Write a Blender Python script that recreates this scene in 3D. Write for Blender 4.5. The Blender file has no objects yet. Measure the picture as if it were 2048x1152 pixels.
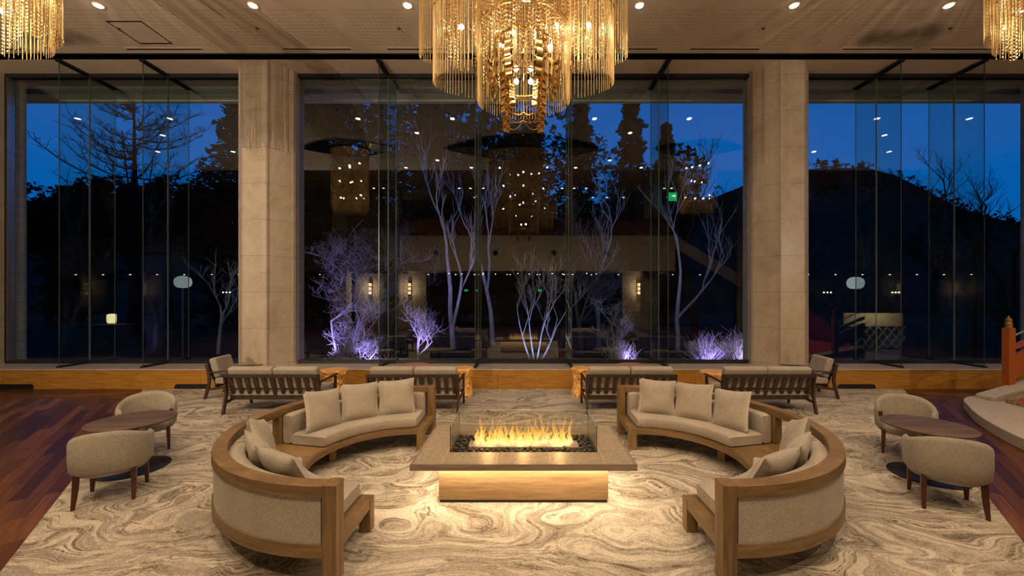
import bpy, math, random
from mathutils import Vector, Matrix, noise as mnoise
PI = math.pi
S = bpy.context.scene
COL = S.collection

# ------------------------------------------------------------------ camera
cd = bpy.data.cameras.new('camera'); cam = bpy.data.objects.new('camera', cd); COL.objects.link(cam)
cd.sensor_width = 36; cd.lens = 14.0
cd.shift_x = -23 / 2048; cd.shift_y = 17 / 2048
cd.clip_start = 0.05; cd.clip_end = 400
cam.location = (0, 0, 2.15); cam.rotation_euler = (PI / 2, 0, 0)
S.camera = cam

# ------------------------------------------------------------------ world, exposure
S.view_settings.view_transform = 'Standard'; S.view_settings.look = 'None'
S.view_settings.gamma = 1; S.view_settings.exposure = 0.0
S.view_settings.use_curve_mapping = False
W = bpy.data.worlds.new('dusk_sky'); S.world = W; W.use_nodes = True
wn = W.node_tree.nodes; wl = W.node_tree.links
bg = wn['Background']; tc = wn.new('ShaderNodeTexCoord'); sp = wn.new('ShaderNodeSeparateXYZ'); rp = wn.new('ShaderNodeValToRGB')
wl.new(tc.outputs['Generated'], sp.inputs[0]); wl.new(sp.outputs['Z'], rp.inputs[0]); wl.new(rp.outputs[0], bg.inputs[0])
rp.color_ramp.elements[0].position = 0.0; rp.color_ramp.elements[0].color = (0.001, 0.16, 0.60, 1)
rp.color_ramp.elements[1].position = 0.55; rp.color_ramp.elements[1].color = (0.0005, 0.105, 0.48, 1)
bg.inputs['Strength'].default_value = 1.0
cy = S.cycles
cy.use_denoising = True; cy.denoising_input_passes = 'RGB_ALBEDO_NORMAL'; cy.max_bounces = 7; cy.diffuse_bounces = 3; cy.glossy_bounces = 3; cy.transmission_bounces = 4
cy.transparent_max_bounces = 24; cy.sample_clamp_indirect = 3.0; cy.sample_clamp_direct = 0; cy.caustics_reflective = False; cy.caustics_refractive = False
cy.use_light_tree = True; cy.blur_glossy = 0.5

WARM = (1.0, 0.71, 0.44)
def lamp(name, typ, loc, power, color=WARM, rot=(0, 0, 0), size=0.1, **k):
    d = bpy.data.lights.new(name, typ); d.energy = power; d.color = color
    if typ == 'AREA':
        d.shape = k.get('shape', 'RECTANGLE'); d.size = size; d.size_y = k.get('size_y', size)
        if 'spread' in k: d.spread = k['spread']
    else: d.shadow_soft_size = size
    if typ == 'SPOT': d.spot_size = k.get('spot', 1.7); d.spot_blend = k.get('blend', 0.8)
    o = bpy.data.objects.new(name, d); COL.objects.link(o); o.location = loc; o.rotation_euler = rot
    if 'parent' in k: o.parent = k['parent']
    return o
def aim(o, target):
    o.rotation_euler = (Vector(target) - o.location).to_track_quat('-Z', 'Y').to_euler()

# ------------------------------------------------------------------ materials
def newmat(name):
    m = bpy.data.materials.new(name); m.use_nodes = True
    n = m.node_tree.nodes; l = m.node_tree.links
    return m, n, l, n['Principled BSDF']
def nd(n, t, **k):
    x = n.new('ShaderNode' + t)
    for a, v in k.items():
        if a in x.inputs: x.inputs[a].default_value = v
        else: setattr(x, a, v)
    return x
def mapping(n, l, scale=(1, 1, 1), rot=(0, 0, 0), src='Object'):
    t = n.new('ShaderNodeTexCoord'); mp = n.new('ShaderNodeMapping')
    mp.inputs['Scale'].default_value = scale; mp.inputs['Rotation'].default_value = rot
    l.new(t.outputs[src], mp.inputs[0]); return mp.outputs[0]
def ramp(n, l, src, stops):
    r = n.new('ShaderNodeValToRGB'); e = r.color_ramp.elements
    while len(e) < len(stops): e.new(0.5)
    for i, (p, c) in enumerate(stops): e[i].position = p; e[i].color = (*c, 1)
    l.new(src, r.inputs[0]); return r.outputs[0]
def math_(n, l, op, a, b=None, c=None, clamp=False):
    x = n.new('ShaderNodeMath'); x.operation = op; x.use_clamp = clamp
    for i, v in enumerate((a, b, c)):
        if v is None: continue
        if isinstance(v, (int, float)): x.inputs[i].default_value = v
        else: l.new(v, x.inputs[i])
    return x.outputs[0]
def mixc(n, l, fac, a, b, bt='MIX'):
    x = n.new('ShaderNodeMix'); x.data_type = 'RGBA'; x.blend_type = bt
    for s, v in ((0, fac), (6, a), (7, b)):
        if isinstance(v, (int, float)): x.inputs[s].default_value = v
        elif isinstance(v, tuple): x.inputs[s].default_value = (*v, 1)
        else: l.new(v, x.inputs[s])
    return x.outputs[2]
def bump(n, l, p, h, strength=0.3, dist=0.01):
    b = n.new('ShaderNodeBump'); b.inputs['Strength'].default_value = strength; b.inputs['Distance'].default_value = dist
    l.new(h, b.inputs['Height']); l.new(b.outputs[0], p.inputs['Normal'])
def noisy(name, c1, c2, scale=5, rough=0.6, metal=0, stretch=(1, 1, 1), detail=4, bmp=0, src='Object', dist=0.0, spec=None):
    m, n, l, p = newmat(name)
    v = mapping(n, l, stretch, src=src)
    t = nd(n, 'TexNoise', Scale=scale, Detail=detail, Distortion=dist); l.new(v, t.inputs['Vector'])
    l.new(ramp(n, l, t.outputs[0], [(0.3, c1), (0.7, c2)]), p.inputs['Base Color'])
    p.inputs['Roughness'].default_value = rough; p.inputs['Metallic'].default_value = metal
    if spec is not None: p.inputs['Specular IOR Level'].default_value = spec
    if bmp: bump(n, l, p, t.outputs[0], bmp)
    return m
def emit(name, color, strength, sample=True):
    m, n, l, p = newmat(name); n.remove(p)
    e = nd(n, 'Emission', Strength=strength); e.inputs[0].default_value = (*color, 1)
    l.new(e.outputs[0], n['Material Output'].inputs[0])
    if not sample: m.cycles.emission_sampling = 'NONE'
    return m
def wood(name, dark, light, axis='z', scale=1.0, rough=0.45):
    m, n, l, p = newmat(name)
    st = {'x': (0.6, 9, 9), 'z': (9, 9, 0.6), 'h': (0.9, 0.9, 14)}[axis]
    v = mapping(n, l, tuple(s * scale for s in st))
    t = nd(n, 'TexNoise', Scale=2.2, Detail=6, Roughness=0.6, Distortion=0.6); l.new(v, t.inputs['Vector'])
    t2 = nd(n, 'TexNoise', Scale=14, Detail=3); l.new(v, t2.inputs['Vector'])
    a = ramp(n, l, t.outputs[0], [(0.32, dark), (0.66, light)])
    b = ramp(n, l, t2.outputs[0], [(0.35, (0.72, 0.72, 0.72)), (0.6, (1, 1, 1))])
    l.new(mixc(n, l, 0.7, a, b, 'MULTIPLY'), p.inputs['Base Color'])
    p.inputs['Roughness'].default_value = rough
    bump(n, l, p, t2.outputs[0], 0.12, 0.002)
    return m
def fabric(name, c1, c2):
    m, n, l, p = newmat(name)
    v = mapping(n, l)
    a = nd(n, 'TexNoise', Scale=120, Detail=2); l.new(v, a.inputs['Vector'])
    b = nd(n, 'TexNoise', Scale=3, Detail=3); l.new(v, b.inputs['Vector'])
    s = math_(n, l, 'ADD', math_(n, l, 'MULTIPLY', a.outputs[0], 0.75), math_(n, l, 'MULTIPLY', b.outputs[0], 0.25))
    l.new(ramp(n, l, s, [(0.38, c1), (0.62, c2)]), p.inputs['Base Color'])
    p.inputs['Roughness'].default_value = 0.95; p.inputs['Specular IOR Level'].default_value = 0.15
    p.inputs['Sheen Weight'].default_value = 0.15
    bump(n, l, p, a.outputs[0], 0.35, 0.003)
    return m
def glassmat(name, f0, tint, rough=0.0):
    # Schlick reflection over clear transmission, one face of a pane
    m, n, l, p = newmat(name); n.remove(p)
    lw = n.new('ShaderNodeLayerWeight'); lw.inputs['Blend'].default_value = 0.5
    f5 = math_(n, l, 'POWER', lw.outputs['Facing'], 5.0)
    F = math_(n, l, 'MULTIPLY_ADD', f5, 1 - f0, f0)
    tr = n.new('ShaderNodeBsdfTransparent'); tr.inputs[0].default_value = (*tint, 1)
    gl = n.new('ShaderNodeBsdfGlossy'); gl.inputs['Roughness'].default_value = rough
    mx = n.new('ShaderNodeMixShader'); l.new(F, mx.inputs[0]); l.new(tr.outputs[0], mx.inputs[1]); l.new(gl.outputs[0], mx.inputs[2])
    l.new(mx.outputs[0], n['Material Output'].inputs[0])
    return m

M = {}
M['fabric'] = fabric('beige_linen', (0.29, 0.255, 0.21), (0.45, 0.405, 0.345))
M['fabric_tub'] = fabric('tub_chair_fabric', (0.25, 0.225, 0.18), (0.39, 0.355, 0.29))
M['oak'] = wood('oak_rail', (0.125, 0.075, 0.028), (0.27, 0.165, 0.07), 'h')
M['oak_v'] = wood('oak_post', (0.125, 0.075, 0.028), (0.27, 0.165, 0.07), 'z')
M['walnut'] = wood('dark_walnut', (0.030, 0.016, 0.009), (0.065, 0.036, 0.02), 'z', rough=0.4)
M['leg_red'] = wood('red_brown_leg', (0.045, 0.014, 0.008), (0.085, 0.028, 0.015), 'z', rough=0.35)
M['table_brown'] = wood('brown_table_top', (0.065, 0.038, 0.028), (0.14, 0.085, 0.065), 'x', rough=0.55)
M['black'] = noisy('black_metal', (0.006, 0.006, 0.007), (0.012, 0.012, 0.013), 20, 0.4)
M['blackbase'] = noisy('black_table_base', (0.006, 0.007, 0.009), (0.014, 0.015, 0.018), 20, 0.3)
M['dark'] = noisy('dark_void', (0.004, 0.004, 0.004), (0.008, 0.008, 0.008), 5, 0.9)
M['bench_wood'] = wood('bench_veneer', (0.34, 0.15, 0.022), (0.58, 0.29, 0.055), 'h', 1.0, 0.3)
M['ledge'] = noisy('ledge_marble', (0.42, 0.36, 0.29), (0.54, 0.47, 0.39), 6, 0.22, detail=6, dist=0.6)
M['soffit'] = noisy('soffit_plaster', (0.68, 0.57, 0.46), (0.74, 0.63, 0.51), 2, 0.9)
M['ext_soffit'] = noisy('outdoor_soffit', (0.62, 0.60, 0.50), (0.72, 0.70, 0.59), 1.5, 0.9)
M['concrete'] = noisy('mezzanine_concrete', (0.42, 0.38, 0.31), (0.50, 0.45, 0.37), 3, 0.9)
M['wallroom'] = noisy('hall_wall', (0.22, 0.18, 0.13), (0.30, 0.25, 0.19), 1.2, 0.9)
M['redpanel'] = wood('red_brown_parapet', (0.10, 0.022, 0.012), (0.20, 0.05, 0.025), 'h', 0.6)
M['stone_plinth'] = noisy('pale_granite', (0.36, 0.32, 0.26), (0.50, 0.45, 0.38), 30, 0.6, detail=5)
M['vermilion'] = wood('vermilion_lacquer', (0.34, 0.085, 0.012), (0.42, 0.11, 0.018), 'z', 1, 0.4)
M['brass_old'] = noisy('aged_bronze', (0.16, 0.10, 0.035), (0.30, 0.20, 0.07), 12, 0.45, 0.7)
M['redcarpet'] = noisy('red_runner', (0.42, 0.015, 0.012), (0.50, 0.03, 0.02), 40, 0.95)
M['steel'] = noisy('steel_rail', (0.5, 0.5, 0.5), (0.6, 0.6, 0.6), 10, 0.3, 1.0)
M['runner_edge'] = noisy('runner_border', (0.12, 0.05, 0.03), (0.42, 0.30, 0.20), 22, 0.9, detail=6)
M['gold'] = noisy('gold_metal', (0.62, 0.38, 0.12), (0.80, 0.54, 0.22), 8, 0.20, 1.0)
M['gold_strand'] = noisy('gold_chain', (0.66, 0.45, 0.18), (0.86, 0.62, 0.28), 30, 0.42, 0.45)
M['bead'] = noisy('gold_bead', (0.90, 0.58, 0.24), (1.0, 0.76, 0.40), 60, 0.22, 0.7)
M['bulb'] = emit('chandelier_bulb', (1.0, 0.82, 0.56), 90)
M['downlight'] = emit('downlight_lens', (1.0, 0.82, 0.58), 30, False)
M['tinylight'] = emit('small_lamp', (1.0, 0.80, 0.55), 22, False)
M['tinyblue'] = emit('small_cool_lamp', (0.45, 0.85, 1.0), 6, False)
M['lantern'] = emit('lantern_shade', (1.0, 0.78, 0.42), 9.0, False)
M['sconce'] = emit('sconce_shade', (1.0, 0.68, 0.34), 9.0, False)
M['exitgreen'] = emit('exit_sign_green', (0.02, 0.8, 0.22), 3.0, False)
M['exitwhite'] = emit('exit_sign_arrow', (0.9, 1.0, 0.9), 9.0, False)
M['globe'] = emit('white_globe', (0.62, 0.67, 0.70), 0.5, False)
M['tile'] = None
M['trunk'] = noisy('bark', (0.012, 0.010, 0.008), (0.026, 0.022, 0.018), 8, 0.95, spec=0.0)
M['needles'] = noisy('dark_needles', (0.005, 0.009, 0.006), (0.012, 0.017, 0.010), 3, 0.95, spec=0.0)
M['palebark'] = noisy('pale_bark', (0.30, 0.28, 0.28), (0.48, 0.45, 0.44), 6, 0.9)
M['midbark'] = noisy('grey_bark', (0.05, 0.045, 0.045), (0.09, 0.082, 0.08), 6, 0.9)
M['ground'] = noisy('winter_grass', (0.02, 0.022, 0.016), (0.045, 0.045, 0.034), 1.5, 0.95, spec=0.0)
M['hill'] = noisy('wooded_hill', (0.012, 0.014, 0.012), (0.028, 0.028, 0.024), 0.6, 0.95, detail=8, spec=0.0)
M['glass'] = glassmat('window_glass', 0.088, (0.86, 0.91, 0.90))
M['finglass'] = glassmat('fin_glass', 0.035, (0.86, 0.91, 0.88))
M['fireglass'] = glassmat('fire_screen_glass', 0.03, (0.95, 0.95, 0.93))
M['glassedge'] = noisy('ground_glass_edge', (0.20, 0.23, 0.21), (0.26, 0.29, 0.27), 3, 0.4)
M['fin_edge'] = noisy('dark_glass_edge', (0.02, 0.03, 0.025), (0.04, 0.05, 0.045), 3, 0.3)
M['lens'] = noisy('black_gloss_panel', (0.008, 0.008, 0.010), (0.014, 0.014, 0.016), 2, 0.06)
M['rock'] = noisy('black_river_stone', (0.010, 0.010, 0.010), (0.035, 0.034, 0.032), 12, 0.28, spec=0.5)
M['burner'] = noisy('steel_burner', (0.40, 0.33, 0.28), (0.52, 0.45, 0.38), 12, 0.4, 0.5)
M['slab_edge'] = wood('grey_brown_edge', (0.20, 0.155, 0.115), (0.33, 0.26, 0.195), 'x')
M['fire_base'] = wood('light_wood_base', (0.42, 0.25, 0.12), (0.64, 0.43, 0.23), 'x', 0.8, 0.5)
M['led'] = emit('led_strip', (1.0, 0.70, 0.36), 12, False)
M['pink_top'] = wood('pale_pink_top', (0.40, 0.20, 0.14), (0.52, 0.29, 0.21), 'x')
M['louvre'] = noisy('grey_louvre', (0.10, 0.11, 0.12), (0.15, 0.16, 0.17), 6, 0.5)
M['gold_lattice'] = noisy('cream_panel', (0.45, 0.40, 0.26), (0.55, 0.50, 0.34), 5, 0.6)

def m_burl():
    m, n, l, p = newmat('amber_burl')
    v = mapping(n, l)
    t = nd(n, 'TexVoronoi', Scale=16); l.new(v, t.inputs['Vector'])
    t2 = nd(n, 'TexNoise', Scale=9, Detail=6); l.new(v, t2.inputs['Vector'])
    a = ramp(n, l, t2.outputs[0], [(0.3, (0.62, 0.24, 0.04)), (0.5, (0.95, 0.50, 0.12)), (0.72, (1.0, 0.74, 0.34))])
    l.new(a, p.inputs['Base Color']); p.inputs['Roughness'].default_value = 0.4
    bump(n, l, p, t.outputs[0], 0.8, 0.03); return m
M['burl'] = m_burl()
M['burl_smooth'] = wood('amber_plank_stool', (0.70, 0.34, 0.09), (0.95, 0.56, 0.20), 'z', 0.5)

def m_marble():
    m, n, l, p = newmat('pillar_marble')
    v = mapping(n, l)
    a = nd(n, 'TexNoise', Scale=1.6, Detail=9, Roughness=0.65, Distortion=1.2); l.new(v, a.inputs['Vector'])
    b = nd(n, 'TexNoise', Scale=45, Detail=3); l.new(v, b.inputs['Vector'])
    s = math_(n, l, 'ADD', math_(n, l, 'MULTIPLY', a.outputs[0], 0.6), math_(n, l, 'MULTIPLY', b.outputs[0], 0.4))
    c = ramp(n, l, s, [(0.36, (0.42, 0.34, 0.25)), (0.5, (0.54, 0.455, 0.35)), (0.66, (0.63, 0.55, 0.44))])
    vn = nd(n, 'TexNoise', Scale=2.6, Detail=4, Distortion=0.4); l.new(mapping(n, l, (1.6, 1.6, 0.8), (0.3, 0.5, 0)), vn.inputs['Vector'])
    k = math_(n, l, 'ABSOLUTE', math_(n, l, 'SUBTRACT', vn.outputs[0], 0.5))
    vein = ramp(n, l, k, [(0.0, (0.72, 0.70, 0.68)), (0.012, (1, 1, 1))])
    c = mixc(n, l, 0.5, c, vein, 'MULTIPLY')
    sp = n.new('ShaderNodeSeparateXYZ'); l.new(v, sp.inputs[0])
    z = math_(n, l, 'FRACT', math_(n, l, 'DIVIDE', math_(n, l, 'ADD', sp.outputs[2], 0.33), 0.86))
    ln = math_(n, l, 'LESS_THAN', z, 0.011)
    c = mixc(n, l, math_(n, l, 'MULTIPLY', ln, 0.6), c, (0.16, 0.12, 0.08))
    l.new(c, p.inputs['Base Color']); p.inputs['Roughness'].default_value = 0.32
    return m
M['marble'] = m_marble()

def m_ceiling():
    m, n, l, p = newmat('perforated_ceiling')
    v = mapping(n, l); sp = n.new('ShaderNodeSeparateXYZ'); l.new(v, sp.inputs[0])
    def band(src, period, off, lo, hi):
        f = math_(n, l, 'MULTIPLY', math_(n, l, 'FRACT', math_(n, l, 'DIVIDE', math_(n, l, 'SUBTRACT', src, off), period)), period)
        return math_(n, l, 'MULTIPLY', math_(n, l, 'GREATER_THAN', f, lo), math_(n, l, 'LESS_THAN', f, hi)), f
    bx, fx = band(sp.outputs[0], 1.487, 0.7435, 0.15, 1.337)
    by, fy = band(sp.outputs[1], 1.50, 7.64, 0.12, 1.26)
    inside = math_(n, l, 'MULTIPLY', bx, by)
    def lines(f, per, w):
        q = math_(n, l, 'FRACT', math_(n, l, 'DIVIDE', f, per)); return math_(n, l, 'LESS_THAN', q, w)
    lx = lines(fx, 0.0915, 0.14); ly = lines(fy, 0.104, 0.13)
    g = math_(n, l, 'MULTIPLY', math_(n, l, 'MAXIMUM', math_(n, l, 'MULTIPLY', lx, 0.8), ly), inside)
    nz = nd(n, 'TexNoise', Scale=1.3, Detail=4); l.new(v, nz.inputs['Vector'])
    base = ramp(n, l, nz.outputs[0], [(0.3, (0.70, 0.59, 0.47)), (0.7, (0.76, 0.65, 0.52))])
    c = mixc(n, l, math_(n, l, 'MULTIPLY', inside, 0.34), base, (0.45, 0.36, 0.27))
    c = mixc(n, l, math_(n, l, 'MULTIPLY', g, 0.9), c, (0.92, 0.80, 0.64))
    # uneven dark patches near two air slots
    def dark_patch(cx, cy, sx, sy):
        dx = math_(n, l, 'DIVIDE', math_(n, l, 'SUBTRACT', sp.outputs[0], cx), sx)
        dy = math_(n, l, 'DIVIDE', math_(n, l, 'SUBTRACT', sp.outputs[1], cy), sy)
        r = math_(n, l, 'ADD', math_(n, l, 'MULTIPLY', dx, dx), math_(n, l, 'MULTIPLY', dy, dy))
        r = math_(n, l, 'ADD', r, math_(n, l, 'MULTIPLY', math_(n, l, 'SUBTRACT', nz.outputs[0], 0.5), 2.2))
        return math_(n, l, 'SUBTRACT', 1.0, r, clamp=True)
    st = math_(n, l, 'MAXIMUM', dark_patch(8.2, 8.6, 1.0, 0.5), dark_patch(-10.3, 8.6, 1.0, 0.4))
    c = mixc(n, l, math_(n, l, 'MULTIPLY', st, 0.75), c, (0.05, 0.038, 0.025))
    l.new(c, p.inputs['Base Color']); p.inputs['Roughness'].default_value = 0.9
    return m
M['ceiling'] = m_ceiling()

def m_carpet():
    m, n, l, p = newmat('swirled_carpet')
    v = mapping(n, l, (0.72, 1.05, 1))
    def warp(vec, scale, amt, det=2.0):
        t = nd(n, 'TexNoise', Scale=scale, Detail=det); l.new(vec, t.inputs['Vector'])
        s = n.new('ShaderNodeVectorMath'); s.operation = 'SUBTRACT'; l.new(t.outputs['Color'], s.inputs[0]); s.inputs[1].default_value = (0.5, 0.5, 0.5)
        q = n.new('ShaderNodeVectorMath'); q.operation = 'MULTIPLY_ADD'; l.new(s.outputs[0], q.inputs[0]); q.inputs[1].default_value = (amt, amt, 0); l.new(vec, q.inputs[2])
        return q.outputs[0]
    w1 = warp(v, 0.8, 3.0); w2 = warp(w1, 2.4, 0.5)
    st = n.new('ShaderNodeMapping'); st.inputs['Scale'].default_value = (1.0, 4.6, 1); st.inputs['Rotation'].default_value = (0, 0, 0.10); l.new(w2, st.inputs[0])
    a = nd(n, 'TexNoise', Scale=1.4, Detail=8, Roughness=0.66); l.new(st.outputs[0], a.inputs['Vector'])
    fine = nd(n, 'TexNoise', Scale=95, Detail=2); l.new(mapping(n, l), fine.inputs['Vector'])
    mid = nd(n, 'TexNoise', Scale=30, Detail=4, Roughness=0.75); l.new(mapping(n, l), mid.inputs['Vector'])
    s = math_(n, l, 'ADD', a.outputs[0], math_(n, l, 'MULTIPLY', math_(n, l, 'SUBTRACT', mid.outputs[0], 0.5), 0.42))
    c = ramp(n, l, s, [(0.31, (0.13, 0.105, 0.08)), (0.41, (0.34, 0.30, 0.25)), (0.50, (0.45, 0.40, 0.335)), (0.58, (0.60, 0.545, 0.46)), (0.72, (0.50, 0.45, 0.38))])
    b = nd(n, 'TexNoise', Scale=0.9, Detail=5, Roughness=0.6); l.new(st.outputs[0], b.inputs['Vector'])
    reg = nd(n, 'TexNoise', Scale=2.0, Detail=3); l.new(w1, reg.inputs['Vector'])
    reg2 = math_(n, l, 'MULTIPLY', math_(n, l, 'SUBTRACT', reg.outputs[0], 0.39), 7, clamp=True)
    brk = math_(n, l, 'MULTIPLY', math_(n, l, 'SUBTRACT', mid.outputs[0], 0.36), 6, clamp=True)
    def contour(freq, off, w):
        f = math_(n, l, 'ABSOLUTE', math_(n, l, 'SUBTRACT', math_(n, l, 'FRACT', math_(n, l, 'MULTIPLY', b.outputs[0], freq)), off))
        return math_(n, l, 'SUBTRACT', 1.0, math_(n, l, 'DIVIDE', f, w), clamp=True)
    l2 = contour(5.0, 0.3, 0.11)
    c = mixc(n, l, math_(n, l, 'MULTIPLY', l2, 0.42), c, (0.70, 0.635, 0.53))
    k = math_(n, l, 'MULTIPLY', math_(n, l, 'MULTIPLY', contour(8.0, 0.5, 0.20), reg2), brk, clamp=True)
    c = mixc(n, l, k, c, (0.10, 0.065, 0.035))
    k2 = math_(n, l, 'MULTIPLY', contour(6.0, 0.78, 0.14), brk, clamp=True)
    c = mixc(n, l, math_(n, l, 'MULTIPLY', k2, 0.7), c, (0.15, 0.13, 0.11))
    tuft = ramp(n, l, fine.outputs[0], [(0.3, (0.62, 0.62, 0.62)), (0.62, (1.1, 1.1, 1.1))])
    c = mixc(n, l, 0.85, c, tuft, 'MULTIPLY')
    l.new(c, p.inputs['Base Color']); p.inputs['Roughness'].default_value = 1.0; p.inputs['Specular IOR Level'].default_value = 0.05
    bump(n, l, p, fine.outputs[0], 0.5, 0.006)
    return m
M['carpet'] = m_carpet()

def m_floor():
    m, n, l, p = newmat('red_parquet')
    t = n.new('ShaderNodeTexCoord'); sp = n.new('ShaderNodeSeparateXYZ'); l.new(t.outputs['Object'], sp.inputs[0])
    ax = math_(n, l, 'ABSOLUTE', sp.outputs[0])
    cb = n.new('ShaderNodeCombineXYZ'); l.new(ax, cb.inputs[0]); l.new(sp.outputs[1], cb.inputs[1])
    mp = n.new('ShaderNodeMapping'); mp.inputs['Rotation'].default_value = (0, 0, math.radians(-52)); l.new(cb.outputs[0], mp.inputs[0])
    far = math_(n, l, 'GREATER_THAN', sp.outputs[1], 8.45)
    vm = n.new('ShaderNodeMix'); vm.data_type = 'VECTOR'; l.new(far, vm.inputs[0]); l.new(mp.outputs[0], vm.inputs[4]); l.new(cb.outputs[0], vm.inputs[5])
    v = vm.outputs[1]
    br = nd(n, 'TexBrick', Scale=1.0); l.new(v, br.inputs['Vector'])
    br.inputs['Brick Width'].default_value = 1.1; br.inputs['Row Height'].default_value = 0.13; br.inputs['Mortar Size'].default_value = 0.0025
    br.inputs['Color1'].default_value = (0, 0, 0, 1); br.inputs['Color2'].default_value = (1, 1, 1, 1); br.inputs['Mortar'].default_value = (0.1, 0.1, 0.1, 1)
    br.inputs['Bias'].default_value = 0.0
    base = ramp(n, l, br.outputs['Color'], [(0.0, (0.035, 0.012, 0.007)), (0.5, (0.085, 0.030, 0.010)), (1.0, (0.18, 0.070, 0.018))])
    s2 = n.new('ShaderNodeMapping'); s2.inputs['Scale'].default_value = (1.2, 26, 1); l.new(v, s2.inputs[0])
    g = nd(n, 'TexNoise', Scale=1.5, Detail=5); l.new(s2.outputs[0], g.inputs['Vector'])
    gr = ramp(n, l, g.outputs[0], [(0.3, (0.55, 0.5, 0.48)), (0.65, (1.15, 1.1, 1.0))])
    l.new(mixc(n, l, 0.9, base, gr, 'MULTIPLY'), p.inputs['Base Color'])
    p.inputs['Roughness'].default_value = 0.34; p.inputs['Specular IOR Level'].default_value = 0.3
    return m
M['floor'] = m_floor()

def m_stone_top():
    m, n, l, p = newmat('fire_table_stone')
    v = mapping(n, l); sp = n.new('ShaderNodeSeparateXYZ'); l.new(v, sp.inputs[0])
    a = nd(n, 'TexVoronoi', Scale=48); l.new(v, a.inputs['Vector'])
    b = nd(n, 'TexNoise', Scale=30, Detail=6); l.new(v, b.inputs['Vector'])
    c = ramp(n, l, b.outputs[0], [(0.3, (0.25, 0.205, 0.14)), (0.7, (0.38, 0.32, 0.235))])
    sp_ = ramp(n, l, a.outputs['Distance'], [(0.10, (0.45, 0.42, 0.38)), (0.22, (1, 1, 1))])
    c = mixc(n, l, 0.45, c, sp_, 'MULTIPLY')
    def jl(src, at):
        return math_(n, l, 'LESS_THAN', math_(n, l, 'ABSOLUTE', math_(n, l, 'SUBTRACT', math_(n, l, 'ABSOLUTE', src), at)), 0.0035)
    j = math_(n, l, 'MAXIMUM', math_(n, l, 'MAXIMUM', jl(sp.outputs[0], 0.268), jl(sp.outputs[0], 0.81)), jl(sp.outputs[1], 0.19))
    c = mixc(n, l, math_(n, l, 'MULTIPLY', j, 0.6), c, (0.62, 0.54, 0.42))
    l.new(c, p.inputs['Base Color']); p.inputs['Roughness'].default_value = 0.5
    return m
M['stone_top'] = m_stone_top()

def m_tile():
    m, n, l, p = newmat('outdoor_wall_tile')
    v = mapping(n, l, src='Object', rot=(PI / 2, 0, 0))
    br = nd(n, 'TexBrick', Scale=1.0, offset=0.0); l.new(v, br.inputs['Vector'])
    br.inputs['Brick Width'].default_value = 0.12; br.inputs['Row Height'].default_value = 0.25; br.inputs['Mortar Size'].default_value = 0.006
    br.inputs['Color1'].default_value = (0.30, 0.30, 0.24, 1); br.inputs['Color2'].default_value = (0.36, 0.35, 0.28, 1); br.inputs['Mortar'].default_value = (0.10, 0.10, 0.08, 1)
    l.new(br.outputs[0], p.inputs['Base Color']); p.inputs['Roughness'].default_value = 0.5
    return m
M['tile'] = m_tile()

def m_flame():
    m, n, l, p = newmat('gas_flame'); n.remove(p)
    t = n.new('ShaderNodeTexCoord'); sp = n.new('ShaderNodeSeparateXYZ'); l.new(t.outputs['Object'], sp.inputs[0])
    h = math_(n, l, 'DIVIDE', sp.outputs[2], 0.36, clamp=True)
    mp = n.new('ShaderNodeMapping'); mp.inputs['Scale'].default_value = (26, 26, 7); l.new(t.outputs['Object'], mp.inputs[0])
    nz = nd(n, 'TexNoise', Scale=1.0, Detail=2, Distortion=0.8); l.new(mp.outputs[0], nz.inputs['Vector'])
    col = ramp(n, l, math_(n, l, 'ADD', h, math_(n, l, 'MULTIPLY', math_(n, l, 'SUBTRACT', nz.outputs[0], 0.5), 0.9)), [(0.0, (1.0, 0.74, 0.34)), (0.25, (1.0, 0.55, 0.10)), (0.55, (1.0, 0.40, 0.05)), (0.85, (0.85, 0.42, 0.10))])
    e = n.new('ShaderNodeEmission'); l.new(col, e.inputs[0])
    l.new(math_(n, l, 'MULTIPLY_ADD', h, -1.5, 2.2), e.inputs[1])
    tr = n.new('ShaderNodeBsdfTransparent')
    fall = math_(n, l, 'SUBTRACT', 1.15, math_(n, l, 'MULTIPLY', h, 1.0), clamp=True)
    nn = math_(n, l, 'MULTIPLY', math_(n, l, 'SUBTRACT', nz.outputs[0], 0.34), 3.2, clamp=True)
    lw = n.new('ShaderNodeLayerWeight'); lw.inputs[0].default_value = 0.5
    soft = math_(n, l, 'SUBTRACT', 1.0, lw.outputs['Facing'], clamp=True)
    a = math_(n, l, 'MULTIPLY', math_(n, l, 'MULTIPLY', fall, nn), math_(n, l, 'MULTIPLY', soft, 0.8), clamp=True)
    mx = n.new('ShaderNodeMixShader'); l.new(a, mx.inputs[0]); l.new(tr.outputs[0], mx.inputs[1]); l.new(e.outputs[0], mx.inputs[2])
    l.new(mx.outputs[0], n['Material Output'].inputs[0]); m.cycles.emission_sampling = 'NONE'
    return m
M['flame'] = m_flame()

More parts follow.
